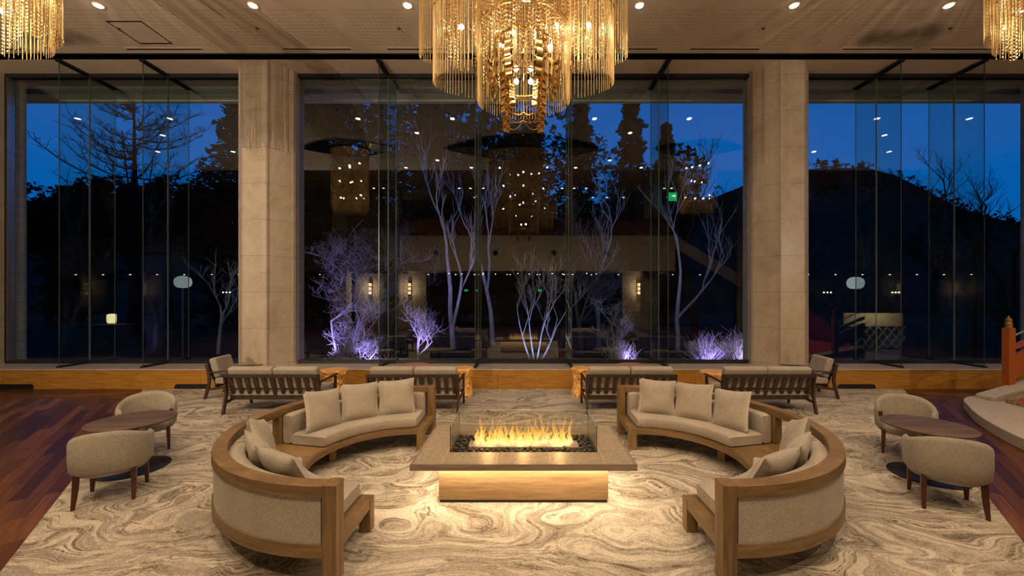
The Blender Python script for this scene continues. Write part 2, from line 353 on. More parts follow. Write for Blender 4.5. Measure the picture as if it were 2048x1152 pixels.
# ------------------------------------------------------------------ mesh builder
class MB:
    def __init__(s): s.v = []; s.f = []
    def add(s, vs, fs):
        o = len(s.v); s.v += [tuple(v) for v in vs]; s.f += [tuple(i + o for i in f) for f in fs]; return s
    def box(s, x0, x1, y0, y1, z0, z1, mat=None):
        vs = [Vector((x, y, z)) for z in (z0, z1) for y in (y0, y1) for x in (x0, x1)]
        if mat is not None: vs = [mat @ v for v in vs]
        return s.add(vs, [(0, 2, 3, 1), (4, 5, 7, 6), (0, 1, 5, 4), (2, 6, 7, 3), (0, 4, 6, 2), (1, 3, 7, 5)])
    def beam(s, p0, p1, w, h, up=(0, 0, 1)):
        p0 = Vector(p0); p1 = Vector(p1); d = p1 - p0; L = d.length; d.normalize()
        side = d.cross(Vector(up))
        if side.length < 1e-4: side = Vector((1, 0, 0))
        side.normalize(); u = side.cross(d)
        vs = [p + side * a * w / 2 + u * b * h / 2 for p in (p0, p1) for a, b in ((-1, -1), (1, -1), (1, 1), (-1, 1))]
        return s.add(vs, [(0, 1, 2, 3), (7, 6, 5, 4), (0, 4, 5, 1), (1, 5, 6, 2), (2, 6, 7, 3), (3, 7, 4, 0)])
    def loft(s, secs, caps=True, loop=False):
        n = len(secs[0]); k = len(secs); vs = [p for c in secs for p in c]; fs = []
        for i in range(k if loop else k - 1):
            a = i * n; b = ((i + 1) % k) * n
            for j in range(n): fs.append((a + j, a + (j + 1) % n, b + (j + 1) % n, b + j))
        if caps and not loop: fs.append(tuple(range(n - 1, -1, -1))); fs.append(tuple(range((k - 1) * n, k * n)))
        return s.add(vs, fs)
    def tube(s, pts, rad, n=8, caps=True):
        pts = [Vector(p) for p in pts]; m = len(pts)
        if not isinstance(rad, (list, tuple)): rad = [rad] * m
        secs = []; ref = None
        for i, p in enumerate(pts):
            d = (pts[min(i + 1, m - 1)] - pts[max(i - 1, 0)]).normalized()
            if ref is None:
                ref = Vector((0, 0, 1)) if abs(d.z) < 0.9 else Vector((1, 0, 0))
            a = d.cross(ref)
            if a.length < 1e-4: a = d.cross(Vector((0, 1, 0.01)))
            a.normalize(); b = a.cross(d).normalized(); ref = b
            secs.append([p + (a * math.cos(t) + b * math.sin(t)) * rad[i] for t in (2 * PI * j / n for j in range(n))])
        return s.loft(secs, caps)
    def cyl(s, x, y, z0, z1, r0, r1=None, n=20):
        return s.tube([(x, y, z0), (x, y, z1)], [r0, r0 if r1 is None else r1], n)
    def lathe(s, prof, x=0, y=0, n=32):
        secs = [[Vector((x + r * math.cos(t), y + r * math.sin(t), z)) for t in (2 * PI * j / n for j in range(n))] for r, z in prof]
        return s.loft(secs, True)
    def arc(s, cx, cy, r0, r1, z0, z1, a0, a1, n=24):
        secs = []
        for i in range(n + 1):
            t = math.radians(a0 + (a1 - a0) * i / n); c, q = math.cos(t), math.sin(t)
            secs.append([Vector((cx + r * c, cy + r * q, z)) for r, z in ((r0, z0), (r1, z0), (r1, z1), (r0, z1))])
        return s.loft(secs)
    def prism(s, poly, z0, z1):
        return s.loft([[Vector((x, y, z0)) for x, y in poly], [Vector((x, y, z1)) for x, y in poly]])
    def ico(s, c, r, sub=1):
        t = (1 + 5 ** .5) / 2
        vs = [Vector(v).normalized() for v in ((-1, t, 0), (1, t, 0), (-1, -t, 0), (1, -t, 0), (0, -1, t), (0, 1, t), (0, -1, -t), (0, 1, -t), (t, 0, -1), (t, 0, 1), (-t, 0, -1), (-t, 0, 1))]
        fs = [(0, 11, 5), (0, 5, 1), (0, 1, 7), (0, 7, 10), (0, 10, 11), (1, 5, 9), (5, 11, 4), (11, 10, 2), (10, 7, 6), (7, 1, 8), (3, 9, 4), (3, 4, 2), (3, 2, 6), (3, 6, 8), (3, 8, 9), (4, 9, 5), (2, 4, 11), (6, 2, 10), (8, 6, 7), (9, 8, 1)]
        for _ in range(sub - 1):
            cache = {}; nf = []
            def mid(a, b):
                k = (min(a, b), max(a, b))
                if k not in cache: cache[k] = len(vs); vs.append(((vs[a] + vs[b]) / 2).normalized())
                return cache[k]
            for a, b, c_ in fs:
                x, y, z = mid(a, b), mid(b, c_), mid(c_, a); nf += [(a, x, z), (b, y, x), (c_, z, y), (x, y, z)]
            fs = nf
        rr = r if isinstance(r, (tuple, list)) else (r, r, r)
        return s.add([Vector(c) + Vector((v.x * rr[0], v.y * rr[1], v.z * rr[2])) for v in vs], fs)
    def octa(s, c, r, h):
        x, y, z = c
        return s.add([(x + r, y, z), (x, y + r, z), (x - r, y, z), (x, y - r, z), (x, y, z + h), (x, y, z - h)],
                     [(0, 1, 4), (1, 2, 4), (2, 3, 4), (3, 0, 4), (1, 0, 5), (2, 1, 5), (3, 2, 5), (0, 3, 5)])
    def build(s, name, mat, parent=None, smooth=False, sx=1, bevel=0, loc=None, seg=2, sharp=40):
        me = bpy.data.meshes.new(name)
        vs = s.v if sx == 1 else [(-v[0], v[1], v[2]) for v in s.v]
        fs = s.f if sx == 1 else [tuple(reversed(f)) for f in s.f]
        me.from_pydata(vs, [], fs); me.materials.append(mat); me.validate()
        o = bpy.data.objects.new(name, me); COL.objects.link(o)
        if parent is not None: o.parent = parent
        if loc is not None: o.location = loc
        if smooth:
            for q in me.polygons: q.use_smooth = True
            try: me.set_sharp_from_angle(angle=math.radians(sharp))
            except Exception: pass
        if bevel:
            b = o.modifiers.new('bevel', 'BEVEL'); b.width = bevel; b.segments = seg; b.limit_method = 'ANGLE'; b.angle_limit = math.radians(35)
        return o
def leafy(m, name, mat, parent=None, zc=None):
    # leaf clumps share soft rounded shading normals, all wound towards the hall
    fs = []
    for f in m.f:
        a, b, c = (Vector(m.v[i]) for i in f); fs.append(f if (b - a).cross(c - a).y < 0 else (f[0], f[2], f[1]))
    m.f = fs; o = m.build(name, mat, parent); me = o.data
    me.polygons.foreach_set('use_smooth', [True] * len(me.polygons))
    if zc is None: ns = [Vector((0, -1, .35)).normalized()] * len(me.vertices)
    else: ns = [Vector((v.co.x * .12, -1.0, .1 + .05 * (v.co.z - zc))).normalized() for v in me.vertices]
    me.normals_split_custom_set_from_vertices([tuple(q) for q in ns])
    return o
def thing(name, label, cat, loc=(0, 0, 0), rz=0, group=None):
    o = bpy.data.objects.new(name, None); COL.objects.link(o); o.empty_display_size = 0.1
    o.location = loc; o.rotation_euler = (0, 0, rz); return tag(o, label, cat, group)
def tag(o, label=None, cat=None, group=None, kind=None):
    if label: o['label'] = label
    if cat: o['category'] = cat
    if group: o['group'] = group
    if kind: o['kind'] = kind
    return o
def structure(name, loc=(0, 0, 0), label=None, cat=None):
    o = bpy.data.objects.new(name, None); COL.objects.link(o); o.location = loc; o['kind'] = 'structure'
    if label: o['label'] = label
    if cat: o['category'] = cat
    return o
def st(o, label=None):
    o['kind'] = 'structure'
    if label: o['label'] = label
    return o
def copy_tree(o, parent=None):
    c = o.copy(); COL.objects.link(c)
    if parent is not None: c.parent = parent
    for ch in KIDS.get(o.name, []): copy_tree(ch, c)
    return c
KIDS = {}
def reg(root, *kids):
    KIDS.setdefault(root.name, []).extend(kids); return root

# ================================================================== THE HALL
ZC = 7.75       # ceiling height by the windows
YG = 10.08      # plane of the glass
fl = MB().box(-36, 36, -14, 9.3, -0.3, 0).build('floor', M['floor']); st(fl, 'dark red brown parquet floor of the lounge')
# ceiling
ce = MB().box(-36, 36, 2.5, 9.17, ZC, ZC + 0.3).build('ceiling', M['ceiling']); st(ce, 'beige ceiling with square perforated panels')
MB().box(-36, 36, -14, 2.5, 9.3, 9.5).build('ceiling_high', M['soffit'], ce)
MB().box(-36, 36, 2.3, 2.5, ZC + 0.3, 9.3).build('ceiling_step', M['soffit'], ce)
MB().box(-36, 36, 9.17, 9.42, ZC + 0.22, ZC + 0.3).build('shadow_gap', M['dark'], ce)
MB().box(-36, 36, 9.42, 10.0, ZC, ZC + 0.3).build('window_soffit', M['soffit'], ce)
MB().box(-36, 36, 9.42, 9.44, ZC + 0.002, ZC + 0.22).build('gap_liner', M['dark'], ce)
MB().box(-36, 36, 9.165, 9.185, ZC - 0.02, ZC + 0.22).build('edge_strip', M['black'], ce)
# outer walls
st(MB().box(-36.3, -36, -14, 10.3, 0, 9.5).build('wall_left', M['wallroom']))
st(MB().box(36, 36.3, -14, 10.3, 0, 9.5).build('wall_right', M['wallroom']))
st(MB().box(-36, 36, -14.3, -14, 0, 9.5).build('wall_back', M['wallroom']))
wf = MB().box(-36, -14.45, 9.9, 10.25, 0, ZC); wf.box(14.45, 36, 9.9, 10.25, 0, ZC)
st(wf.build('wall_front', M['wallroom']))
# ledge along the windows
lg = structure('window_ledge', (0, 9.25, 0), 'low window ledge with pale stone top and orange wood front')
MB().box(-14.4, 14.4, -0.015, 0.95, 0.435, 0.465).build('stone_top', M['ledge'], lg, bevel=0.004)
x = -14.4
while x < 14.3:
    MB().box(x + 0.0025, x + 2.2975, 0, 0.05, 0, 0.433).build('wood_panel', M['bench_wood'], lg); x += 2.3 if x + 2.3 < 14.4 else 9
MB().box(-14.4, 14.4, 0.05, 0.95, 0.0, 0.43).build('ledge_core', M['dark'], lg)
for a, b in ((-12.6, -11.38), (-8.1, -7.27), (7.3, 8.17), (11.6, 12.6)):
    h, r = 0.115, 0.06
    poly = [(a, 0), (b, 0)] + [(b - r + r * math.cos(t), h - r + r * math.sin(t)) for t in (0, 0.4, 0.8, 1.2, PI / 2)] + [(a + r + r * math.cos(t), h - r + r * math.sin(t)) for t in (PI / 2, 1.9, 2.3, 2.7, PI)]
    m = MB(); m.loft([[Vector((p, y, q)) for p, q in poly] for y in (0.0, -0.012)])
    m.build('air_grille', M['black'], lg)

# pillars
def pillar(cx, name='pillar', label=None):
    o = structure(name, (cx, 0, 0), label)
    poly = [(-0.29, 9.42), (0.29, 9.42), (0.70, 9.90), (0.70, 10.3), (-0.70, 10.3), (-0.70, 9.90)]
    MB().prism(poly, 0.465, ZC).build('shaft', M['marble'], o, bevel=0.004)
    for px, py, w in ((-0.29, 9.42, .03), (0.29, 9.42, .03), (0.66, 9.853, .022), (-0.66, 9.853, .022), (0.05, 9.42, 0.0)):
        if w:
            m = MB()
            for k in (-1, 0, 1):
                m.cyl(px + k * w * .8, py + (abs(k) * .004), 0.47, ZC - 0.005, 0.007, n=6)
            m.build('bead_moulding', M['marble'], o)
    MB().prism([(p * 1.02, 9.41 if q < 9.5 else q) for p, q in poly], 0.465, 0.50).build('plinth', M['marble'], o)
pillar(-6.37, label='pale marble pillar left of the central window')
pillar(6.37, label='pale marble pillar right of the central window')
pillar(-13.75, label='pale marble pillar at the far left edge'); pillar(13.75, label='pale marble pillar at the far right edge')

# windows
def window(idx, x0, x1, fins, label):
    w = structure('window_%d' % idx, (0, YG, 0), label)
    f = MB(); z0, z1 = 0.465, ZC; t = 0.075; y0, y1 = -0.07, 0.07
    f.box(x0, x0 + t, y0, y1, z0, z1).box(x1 - t, x1, y0, y1, z0, z1).box(x0 + t, x1 - t, y0, y1, z0, z0 + 0.08).box(x0 + t, x1 - t, y0, y1, z1 - 0.09, z1)
    f.build('frame', M['black'], w)
    MB().box(x0 + t, x0 + t + 0.012, y0 - .01, y1, z0 + .08, z1 - .09).box(x1 - t - .012, x1 - t, y0 - .01, y1, z0 + .08, z1 - .09).build('inner_bead', M['steel'], w)
    xs = [x0 + t] + fins + [x1 - t]
    for a, b in zip(xs, xs[1:]):
        MB().box(a + 0.006, b - 0.006, -0.01, 0.01, z0 + .08, z1 - .09).build('pane', M['glass'], w)
    for X in fins:
        MB().box(X - 0.007, X + 0.007, -0.016, 0.016, z0 + 0.08, z1 - 0.09).build('pane_joint', M['glassedge'], w)
        g = MB().box(X - 0.009, X + 0.009, -0.66, -0.02, z0 + .03, z1 - .03).box(X - .009, X + .009, 0.02, 0.62, z0 + .03, z1 - .03)
        gf = g.build('glass_fin', M['finglass'], w)
        MB().box(X - .0095, X + .0095, -0.664, -0.658, z0 + .03, z1 - .03).build('fin_edge', M['fin_edge'], gf)
        MB().box(X - .0095, X + .0095, 0.618, 0.624, z0 + .03, z1 - .03).build('fin_edge', M['glassedge'], gf)
        b = MB().box(X - .06, X + .06, -0.70, 0.64, z1 - 0.05, z1 - .001).build('fin_bracket', M['black'], w)
        b = MB().box(X - .035, X + .035, -0.70, -0.071, z0 + .001, z0 + .045).box(X - .035, X + .035, 0.071, 0.62, z0 - .0, z0 + .045).build('fin_bracket', M['black'], w)
window(2, -5.76, 5.76, [-3.42, -1.14, 1.14, 3.42], 'tall central window of five panes between the marble pillars')
window(1, -13.05, -7.07, [-10.98, -9.0], 'tall left window with two glass fins')
window(3, 7.07, 13.05, [8.93, 10.9], 'tall right window with two glass fins')

# outdoor overhang, sill and tiled pier
oh = structure('roof_overhang', (0, 0, 0), 'outdoor soffit above the windows')
MB().box(-36, 36, 10.16, 11.35, ZC, ZC + 0.3).build('soffit_board', M['ext_soffit'], oh)
MB().box(-36, 36, 11.35, 11.50, ZC - 0.03, ZC + 0.3).build('fascia_strip', M['ext_soffit'], oh)
MB().box(-36, 36, 11.5, 11.53, ZC + .0, ZC + 0.5).build('fascia', M['black'], oh)
m = MB()
for k in range(-12, 13): m.box(k * 1.5 - .006, k * 1.5 + .006, 10.2, 11.3, ZC - .004, ZC)
m.build('soffit_joint', M['louvre'], oh)
st(MB().box(-14, 14, 10.2, 10.75, 0.30, 0.44).build('trim_1', M['ledge']), 'pale outdoor window sill')
st(MB().box(-13.4, -13.0, 10.2, 10.42, 0.3, ZC).build('trim_2', M['tile']), 'tiled outdoor pier at the left window')
st(MB().box(13.0, 13.4, 10.2, 10.42, 0.3, ZC).build('trim_3', M['tile']), 'tiled outdoor pier at the right window')
st(MB().box(-60, 60, 10.15, 140, -0.6, -0.02).build('ground', M['ground']), 'dark garden ground')

# ------------------------------------------------------------------ ceiling fittings
def downlight(x, y, z, label, power=0, group='ceiling downlights', r=0.07, mat='downlight', spot=1.9):
    o = thing('ceiling_light', label, 'ceiling light', (x, y, z), 0, group)
    MB().lathe([(r * 1.35, 0), (r * 1.35, -0.012), (r * 1.02, -0.014), (r * 1.0, 0.0)]).build('trim_ring', M['soffit'], o, True)
    MB().lathe([(r, -0.016), (r * .9, -0.024), (0.002, -0.028), (.001, -.01)], n=20).build('lens', M[mat], o, True)
    if power: lamp('downlight_lamp', 'SPOT', (0, 0, -0.06), power, WARM, size=0.05, spot=spot, blend=0.7, parent=o)
    return o
order = ['leftmost', 'second from the left', 'third from the left', 'fourth from the left', 'fifth from the left', 'rightmost']
for i, X in enumerate((-8.17, -5.2, -2.23, 2.23, 5.2, 8.17)):
    downlight(X, 7.65, ZC, 'small round recessed ceiling downlight along the top, ' + ('left of the middle chandelier, leftmost of three', 'left of the middle chandelier, middle of three', 'left of the middle chandelier, nearest to it', 'right of the middle chandelier, nearest to it', 'right of the middle chandelier, middle of three', 'right of the middle chandelier, rightmost of three')[i], 75)
for X in (-11.1, 11.1, ): downlight(X, 7.65, ZC, 'round ceiling downlight seen only as a reflection in a side window', 70, 'reflected ceiling downlights')
for X, Y in ((14.0, 7.65), (12.5, 6.36), (14.1, 4.8), (11.2, 4.8), (-14.0, 7.65), (-12.5, 6.36), (-14.1, 4.8), (-11.2, 4.8)):
    downlight(X, Y, ZC, 'ceiling downlight seen only as a bright streak reflected in a side window', 0, 'streaks of reflected downlights')
for X, Y in ((-3.64, 6.56), (3.64, 6.56), (-3.53, 3.83), (3.53, 3.83), (-9.2, 5.2), (9.2, 5.2)):
    downlight(X, Y, ZC, 'round ceiling downlight seen reflected in the glass above the chandelier level', 105, 'reflected ceiling downlights')
for X, Y in ((-5.1, 2.9), (-2.26, 2.9), (2.26, 2.9), (5.1, 2.9)):
    downlight(X, Y, ZC, 'small ceiling downlight reflected in the central glass near the ceiling step', 130, 'reflected ceiling downlights')
for X, Y in ((-6.5, 0.4), (-3.0, -0.6), (0.5, -0.6), (3.8, 0.4), (7.2, -0.6)):
    downlight(X, Y, 9.3, 'small downlight of the high ceiling reflected in the dark glass', 760, 'reflected high ceiling downlights', spot=2.4)
# air slots
names = ['far left under the chandelier fringe', 'left, beside the ceiling hatch', 'left of the middle, above the marble pillar', 'left of the middle chandelier', 'right of the middle chandelier', 'above the right marble pillar', 'with dark marks around it', 'far right beside the chandelier fringe']
for nm, (a, b) in zip(names, ((-12.2, -11.2), (-9.0, -7.25), (-5.45, -3.9), (-3.1, -1.45), (1.55, 3.05), (3.75, 5.35), (7.2, 8.8), (9.2, 10.9))):
    o = thing('ceiling_slot_vent', 'long thin dark air slot in the ceiling, ' + nm, 'ceiling vent', ((a + b) / 2, 9.0, ZC), 0, 'ceiling air slots')
    MB().box((a - b) / 2, (b - a) / 2, -0.03, 0.03, -0.006, 0).build('slot_frame', M['soffit'], o)
    MB().box((a - b) / 2 + .02, (b - a) / 2 - .02, -0.016, 0.016, -0.009, -0.004).build('slot_opening', M['dark'], o)
o = thing('ceiling_hatch', 'square access hatch outlined in black in the ceiling at upper left', 'hatch', (-8.13, 8.45, ZC))
m = MB(); m.box(-.36, .36, -.36, -.34, -.008, 0).box(-.36, .36, .34, .36, -.008, 0).box(-.36, -.34, -.34, .34, -.008, 0).box(.34, .36, -.34, .34, -.008, 0)
m.build('hatch_frame', M['black'], o)
MB().box(-.335, .335, -.335, .335, -.004, 0).build('hatch_panel', M['soffit'], o)
for X, nm in ((-8.45, 'left of the ceiling hatch'), (-5.55, 'left of the middle chandelier'), (-2.6, 'just left of the middle chandelier'), (5.0, 'right of the middle chandelier'), (8.9, 'at the upper right')):
    o = thing('ceiling_sensor', 'tiny dark round sprinkler head in the ceiling ' + nm, 'sprinkler', (X, 8.3, ZC), 0, 'ceiling sprinkler heads')
    MB().lathe([(0.035, 0), (0.035, -0.01), (0.012, -0.02), (0.012, -0.035), (0.02, -0.04), (0.001, -0.041)], n=12).build('sprinkler_head', M['brass_old'], o, True)

def lens_panel(cx, cy, a, b, label):
    # black glossy almond shaped ceiling panel
    pts = []
    N = 40
    for i in range(N): t = -1 + 2 * i / N; pts.append((a * t, -b * (1 - abs(t) ** 1.7) ** 0.9))
    for i in range(N): t = 1 - 2 * i / N; pts.append((a * t, b * (1 - abs(t) ** 1.7) ** 0.9))
    o = thing('ceiling_panel', label, 'ceiling panel', (cx, cy, ZC), 0)
    MB().prism(pts, -0.02, -0.001).build('panel_board', M['lens'], o)
    m = MB(); pp = [(x * 1.012, y * 1.025) for x, y in pts]
    m.loft([[Vector((x, y, z)) for x, y, z in ((p[0], p[1], -0.001), (q[0], q[1], -0.001), (q[0], q[1], -0.03), (p[0], p[1], -0.03))] for p, q in zip(pts, pp)], loop=True)
    m.build('rim', M['black'], o)
lens_panel(0, 5.15, 2.95, 1.32, 'almond shaped glossy black ceiling panel above the middle chandelier, seen reflected')
lens_panel(-6.6, 5.15, 1.75, 0.85, 'almond shaped glossy black ceiling panel above the left chandelier, seen reflected')
lens_panel(6.6, 5.15, 1.75, 0.85, 'almond shaped glossy black ceiling panel above the right chandelier, seen reflected')

# ------------------------------------------------------------------ chandeliers
def ell(a, b, n, off=0.0):
    return [(a * math.cos(2 * PI * (i + off) / n), b * math.sin(2 * PI * (i + off) / n)) for i in range(n)]
def bulbs(root, pts, r=0.034):
    b = MB().ico((0, 0, 0), r, 1).build('bulb', M['bulb'], root); b.location = pts[0]
    s = MB().lathe([(0.012, r * .9), (0.015, r * 1.2), (0.015, r * 2.6), (0.004, r * 2.8)], n=8).build('socket', M['gold'], b)
    for p in pts[1:]:
        c = b.copy(); COL.objects.link(c); c.location = p; c.parent = root
        d = s.copy(); COL.objects.link(d); d.parent = c
def curl_mesh(r, w, a0=-40, a1=200, th=0.004):
    m = MB(); secs = []
    for i in range(13):
        t = math.radians(a0 + (a1 - a0) * i / 12); k = 1 - 0.25 * i / 12
        y, z = -r * math.cos(t) * .55, -r * math.sin(t) * 1.15
        y2, z2 = -(r - th) * math.cos(t) * .55, -(r - th) * math.sin(t) * 1.15
        secs.append([Vector((-w / 2 * k, y, z)), Vector((w / 2 * k, y, z)), Vector((w / 2 * k, y2, z2)), Vector((-w / 2 * k, y2, z2))])
    return m.loft(secs)
def chandelier(cx, cy, k, label, ringspec, basket, beads, nparts, seed):
    rnd = random.Random(seed)
    o = thing('chandelier', label, 'chandelier', (cx, cy, 0), 0, 'gold fringed chandeliers')
    ztop = ZC - 0.05
    MB().prism(ell(ringspec[0][0] * 1.03, ringspec[0][1] * 1.03, 48), ztop, ztop + 0.028).build('ceiling_plate', M['gold'], o)
    strands = []
    for (a, b, n, zb) in ringspec:
        m = MB(); P = ell(a, b, 48)
        m.loft([[Vector((x * q, y * q, z)) for q, z in ((1.0, zb + .9), (1.012, zb + .9), (1.012, zb + .915), (1.0, zb + .915))] for x, y in P], loop=True)
        m.build('ring', M['gold'], o)
        for j, (x, y) in enumerate(ell(a, b, n, rnd.random())):
            zz = zb + (0.05 if j % 7 == 3 else 0) + rnd.uniform(-.004, .004)
            if basket.get('curls') and y < -.08 and abs(x) < .50: zz = max(zz, 5.42)
            strands.append((x, y, zz))
    strands.sort(key=lambda s: math.hypot(s[0] + cx, s[1] + cy) + (0.0 if s[2] < 5.05 else 1.2))
    base = None
    for i, (x, y, zb) in enumerate(strands[:nparts]):
        c = MB().cyl(0, 0, 0, ztop - zb, 0.0042, n=5).build('chain_strand', M['gold_strand'], o); c.location = (x, y, zb)
    m = MB()
    for (x, y, zb) in strands[nparts:]: m.cyl(x, y, zb, ztop, 0.0042, n=4)
    for (a, b, n, zlo, zhi, top) in beads:
        for j in range(n):
            t = rnd.uniform(0, 2 * PI); q = rnd.uniform(.86, 1.0)
            x, y = a * q * math.cos(t), b * q * math.sin(t)
            m.cyl(x, y, rnd.uniform(zlo, zhi), ztop, 0.0018, n=3)
    m.build('fringe_strands', M['gold_strand'], o)['kind'] = 'stuff'
    m = MB()
    for (a, b, n, zlo, zhi, top) in beads:
        for j in range(n):
            t = 2 * PI * j / n + rnd.uniform(-.02, .02); q = rnd.choice((.86, .93, 1.0))
            x, y = a * q * math.cos(t), b * q * math.sin(t)
            z = zlo + (zhi - zlo) * (0.5 + 0.5 * math.sin(t * 3 + seed)) + rnd.uniform(0, .06)
            while z < top:
                m.octa((x, y, z), rnd.uniform(.010, .015), rnd.uniform(.016, .023)); z += 0.048
    m.build('bead_curtain', M['bead'], o)['kind'] = 'stuff'
    for lx, ly, lz, lp in basket['lamps']: lamp('chandelier_lamp', 'POINT', (lx, ly, lz), lp, (1, .74, .44), size=0, parent=o)
    bulbs(o, basket['bulbs'])
    if basket.get('curls'):
        R = 0.37; zt = 5.27
        oct_ = [(R * math.cos(PI / 8 + PI / 4 * i), R * math.sin(PI / 8 + PI / 4 * i)) for i in range(8)]
        m = MB()
        for i in range(8): m.beam((*oct_[i], zt), (*oct_[(i + 1) % 8], zt), 0.008, 0.022)
        m.build('octagon_frame', M['gold'], o)
        hb = MB().beam((0, 0, 0), (0, 0, 4.82 - zt), 0.012, 0.006, (0, 1, 0)).build('hanger_bar', M['gold'], o, loc=(*oct_[0], zt))
        for i in range(1, 8):
            c = hb.copy(); COL.objects.link(c); c.parent = o; c.location = (*oct_[i], zt)
        ch = curl_mesh(0.062, 0.07).build('gold_curl', M['gold'], o, True)
        first = True
        def put(x, y, z, rz, s):
            nonlocal first
            if first: c = ch; first = False
            else: c = ch.copy(); COL.objects.link(c); c.parent = o
            c.location = (x, y, z); c.rotation_euler = (0, 0, rz); c.scale = (s, s, s)
        for i in range(8):
            t = PI / 4 * i + PI / 8
            for j in range(4):
                rr = (0.43, 0.445, 0.43, 0.40)[j]
                put(rr * math.cos(t), rr * math.sin(t), 5.03 - j * 0.095, t + PI / 2, 1.15)
        for i in range(4):
            t = PI / 2 * i + PI / 4
            for j in range(5):
                put(0.31 * math.cos(t), 0.31 * math.sin(t), 4.74 - j * 0.096, t + PI / 2, 1.05)
        for i in range(8):
            t = PI / 4 * i
            for j in range(2):   # swagged ribbons below the octagon
                put(0.34 * math.cos(t), 0.34 * math.sin(t), 5.19 - j * 0.13, t, .85)
        # two hoops
        for RR, z in ((0.33, 4.80), (0.22, 4.50)):
            P = [(RR * math.cos(2 * PI * i / 32), RR * math.sin(2 * PI * i / 32)) for i in range(32)]
            m = MB(); m.loft([[Vector((x * q, y * q, zz)) for q, zz in ((1, z), (1.03, z), (1.03, z + .018), (1, z + .018))] for x, y in P], loop=True)
            m.build('hoop', M['gold'], o)
        m = MB()   # swags of wire closing the bottom
        for zz, amp in ((4.44, .08), (4.34, .07)):
            for i in range(4):
                t0, t1 = PI / 2 * i + PI / 4, PI / 2 * (i + 1) + PI / 4
                for h in (0, 1):
                    pts = []
                    for q in range(9):
                        u = q / 8; rr = 0.29 * (1 - u) if h == 0 else 0.29 * u
                        t = t0 if h == 0 else t1
                        pts.append((rr * math.cos(t), rr * math.sin(t), zz - amp * math.sin(PI * u)))
                    m.tube(pts, 0.004, 5)
        m.cyl(0, 0, 4.30, 5.2, 0.006, n=6)
        m.octa((0, 0, 4.41), .025, .02)
        m.build('wire_swags', M['gold'], o)
    return o
mb = [(-.09, -.09, 4.93), (.09, -.09, 4.93), (-.09, .09, 4.87), (.09, .09, 4.87), (-.27, -.05, 5.24), (.33, -.05, 5.22), (-.77, 0, 5.50), (.81, 0, 5.52), (0, -.12, 5.76),
      (-.14, .25, 5.6), (.45, .3, 5.72), (-.5, .28, 5.9), (-.32, -.3, 6.1), (.35, -.3, 6.15), (0, .3, 6.3), (.75, .1, 6.25), (-.75, .1, 6.35), (-.2, .3, 6.7), (.3, .25, 6.75), (-.55, -.15, 6.85), (.6, -.15, 6.9), (0, -.3, 7.0), (-.9, .2, 7.0), (.9, .1, 7.05)]
chandelier(0, 4.95, 1, 'large middle gold chandelier of long hanging chains with a basket of gold curls',
           [(1.29, .40, 110, 5.12), (1.12, .45, 120, 4.79), (0.57, .47, 92, 4.56)], {'bulbs': mb, 'curls': True, 'lamps': [(0, 0, 4.98, 20), (-.75, 0, 5.5, 22), (.75, 0, 5.5, 22), (0, 0, 6.3, 30), (-.6, 0, 6.8, 30), (.6, 0, 6.8, 30)]},
           [(1.17, .42, 90, 5.2, 5.75, 6.3), (0.95, .4, 80, 5.05, 5.6, 6.2), (0.62, .46, 96, 5.25, 5.45, 5.95), (0.45, .40, 60, 5.2, 5.45, 5.9), (0.56, .3, 30, 4.75, 5.2, 5.4)], 100, 3)
for sx, lb in ((-1, 'gold chandelier of hanging chains at the top left corner'), (1, 'gold chandelier of hanging chains at the top right corner')):
    rb = [(-.4, -.1, 5.95), (.25, 0, 5.9), (.45, .1, 6.0), (-.3, .2, 6.5), (.0, -.2, 6.6), (.42, .0, 6.55), (-.15, .2, 5.85), (.1, .2, 6.45), (-.4, 0, 7.05), (.05, .15, 7.1), (.4, .1, 7.2), (-.1, -.2, 7.15), (.5, -.1, 5.92)]
    chandelier(sx * 6.62, 4.95, 1, lb, [(.70, .5, 80, 5.5), (.6, .45, 80, 5.36)], {'bulbs': rb, 'lamps': [(0, 0, 5.9, 26), (0, 0, 6.6, 30)]},
               [(.66, .48, 70, 5.3, 5.9, 6.9), (.5, .4, 50, 5.4, 5.7, 6.8)], 60, 5 + sx)

# ================================================================== FURNITURE
# carpet
cp = MB().prism([(-8.80, 9.22), (8.80, 9.22), (8.80 - 0.775 * 8.2, 1.0), (-(8.80 - 0.775 * 8.2), 1.0)][::-1], 0.0, 0.012).build('carpet', M['carpet'])
tag(cp, 'huge cream and grey swirled carpet under the lounge furniture', 'carpet')

